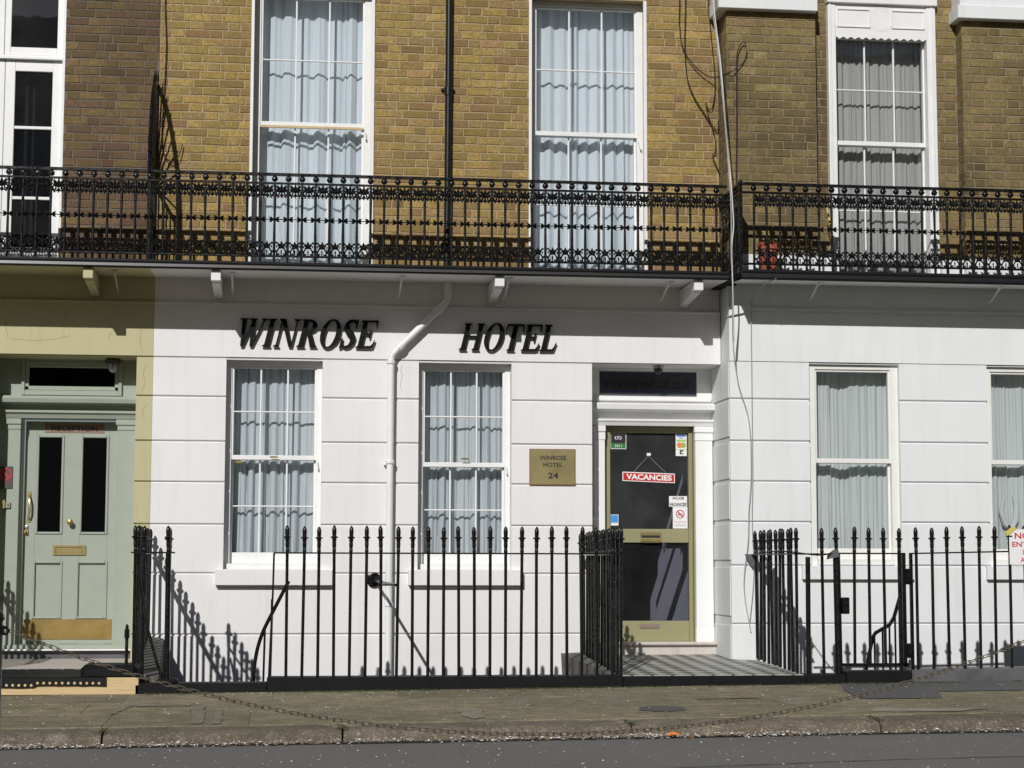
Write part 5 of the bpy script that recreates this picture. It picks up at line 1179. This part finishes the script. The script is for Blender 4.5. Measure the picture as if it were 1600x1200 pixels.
for k in range(n+1):
    t = 2*pi*k/n; lp.append(((.0125 if cos(t) > 0 else -.0125)*(1 if abs(cos(t)) > .3 else abs(cos(t))/.3)+.009*cos(t)*.9, 0, .0085*sin(t)))
mb.tube(lp, .0022, 5, cap=False); ME_link = mb.mesh('link', M['rust_chain'], True)
for i in range(len(pos)-1):
    x0, x1 = pos[i], pos[i+1]; z0, z1 = zf(x0), zf(x1)
    o = put('link', ME_link, ch, ((x0+x1)/2, -8.7, (z0+z1)/2)); o.rotation_mode = 'XYZ'
    tw = (pi/2 if i % 2 else 0)+.35+rnd.uniform(-.15, .15)
    o.rotation_euler = (Matrix.Rotation(-math.atan2(z1-z0, x1-x0), 3, 'Y') @ Matrix.Rotation(tw, 3, 'X')).to_euler()

# ------------------------------------------------------------------ litter in the gutter and on the flags
def scatter(name, mat, pts, smin, smax, label=None):
    mb = MB()
    for x, y, z in pts:
        s_ = rnd.uniform(smin, smax); a = rnd.uniform(0, pi*2); b_ = rnd.uniform(-.5, .5); vs = []
        for k in range(5):
            t = a+k*2*pi/5; vs.append((x+s_*cos(t), y+s_*.8*sin(t), z+.002+s_*.6*(b_*cos(t-a)+.25*sin(2*t))+s_*.3))
        mb.add(vs, [(0, 1, 2, 3, 4)])
    return tag(mb.build(name, mat), kind='stuff')
P = []
clumps = [(-1.9, .2), (-1.75, .25), (-.55, .25), (-.2, .2), (2.0, .15), (1.55, .3), (2.9, .3), (3.3, .2), (4.9, .25), (5.3, .2), (.6, .4), (2.4, .12), (-.9, .25)]
for i in range(1500):
    if rnd.random() < .62: cx, sp_ = rnd.choice(clumps); x = rnd.gauss(cx, sp_)
    else: x = cx = rnd.uniform(-3, 7)
    y = -4.668-abs(rnd.gauss(0, .05)); P.append((x, y, rz(x, y)+rnd.uniform(0, .028)*(1 if abs(x-cx) < .2 else .3)))
scatter('gutter_petals', M['petal'], P, .004, .013)
P = []
for i in range(1500):
    x = rnd.uniform(-3, 7.5); y = rnd.uniform(-8, -4.8); P.append((x, y, rz(x, y)))
for i in range(1500):
    x = rnd.uniform(-3, 7.5); y = rnd.uniform(-4.5, -2.0) if rnd.random() < .7 else rnd.uniform(-2.4, -2.0); P.append((x, y, pz(x, y)+.001))
scatter('fallen_petals', M['petal'], P, .002, .008)
P = []
for i in range(200):
    x = rnd.gauss(rnd.choice([-1.1, -.3, .0, 2.6, 3.1, 5.2, 1.7]), .3); y = -4.66-abs(rnd.gauss(0, .05)); P.append((x, y, rz(x, y)))
scatter('gutter_leaves', M['leaf'], P, .008, .026)
P = []
for i in range(5200):
    x = rnd.uniform(-1.1, 7); y = -1.992-abs(rnd.gauss(0, .05)); 
    if sin(x*3.1)+sin(x*7.3+1) > -.7: P.append((x, y, pz(x, y)+.001))
for kx in kj:
    for i in range(90): x = rnd.gauss(kx, .02); y = rnd.uniform(-4.62, -4.25); P.append((x, y, pz(x, -4.45)-.004))
scatter('moss', M['moss'], P, .003, .011)
P = [(2.47, -4.70), ]
mb = MB(); lx, ly, lz = 2.50, -4.70, rz(2.5, -4.7)
mb.add([(lx-.045, ly, lz+.012), (lx-.02, ly-.02, lz+.02), (lx+.02, ly-.022, lz+.022), (lx+.05, ly, lz+.01), (lx+.02, ly+.02, lz+.035), (lx-.02, ly+.022, lz+.038)], [(0, 1, 2, 3, 4, 5)])
tag(mb.build('fallen_leaf', M['leaf_o']), 'bright orange leaf lying among white petals in the gutter', 'leaf')
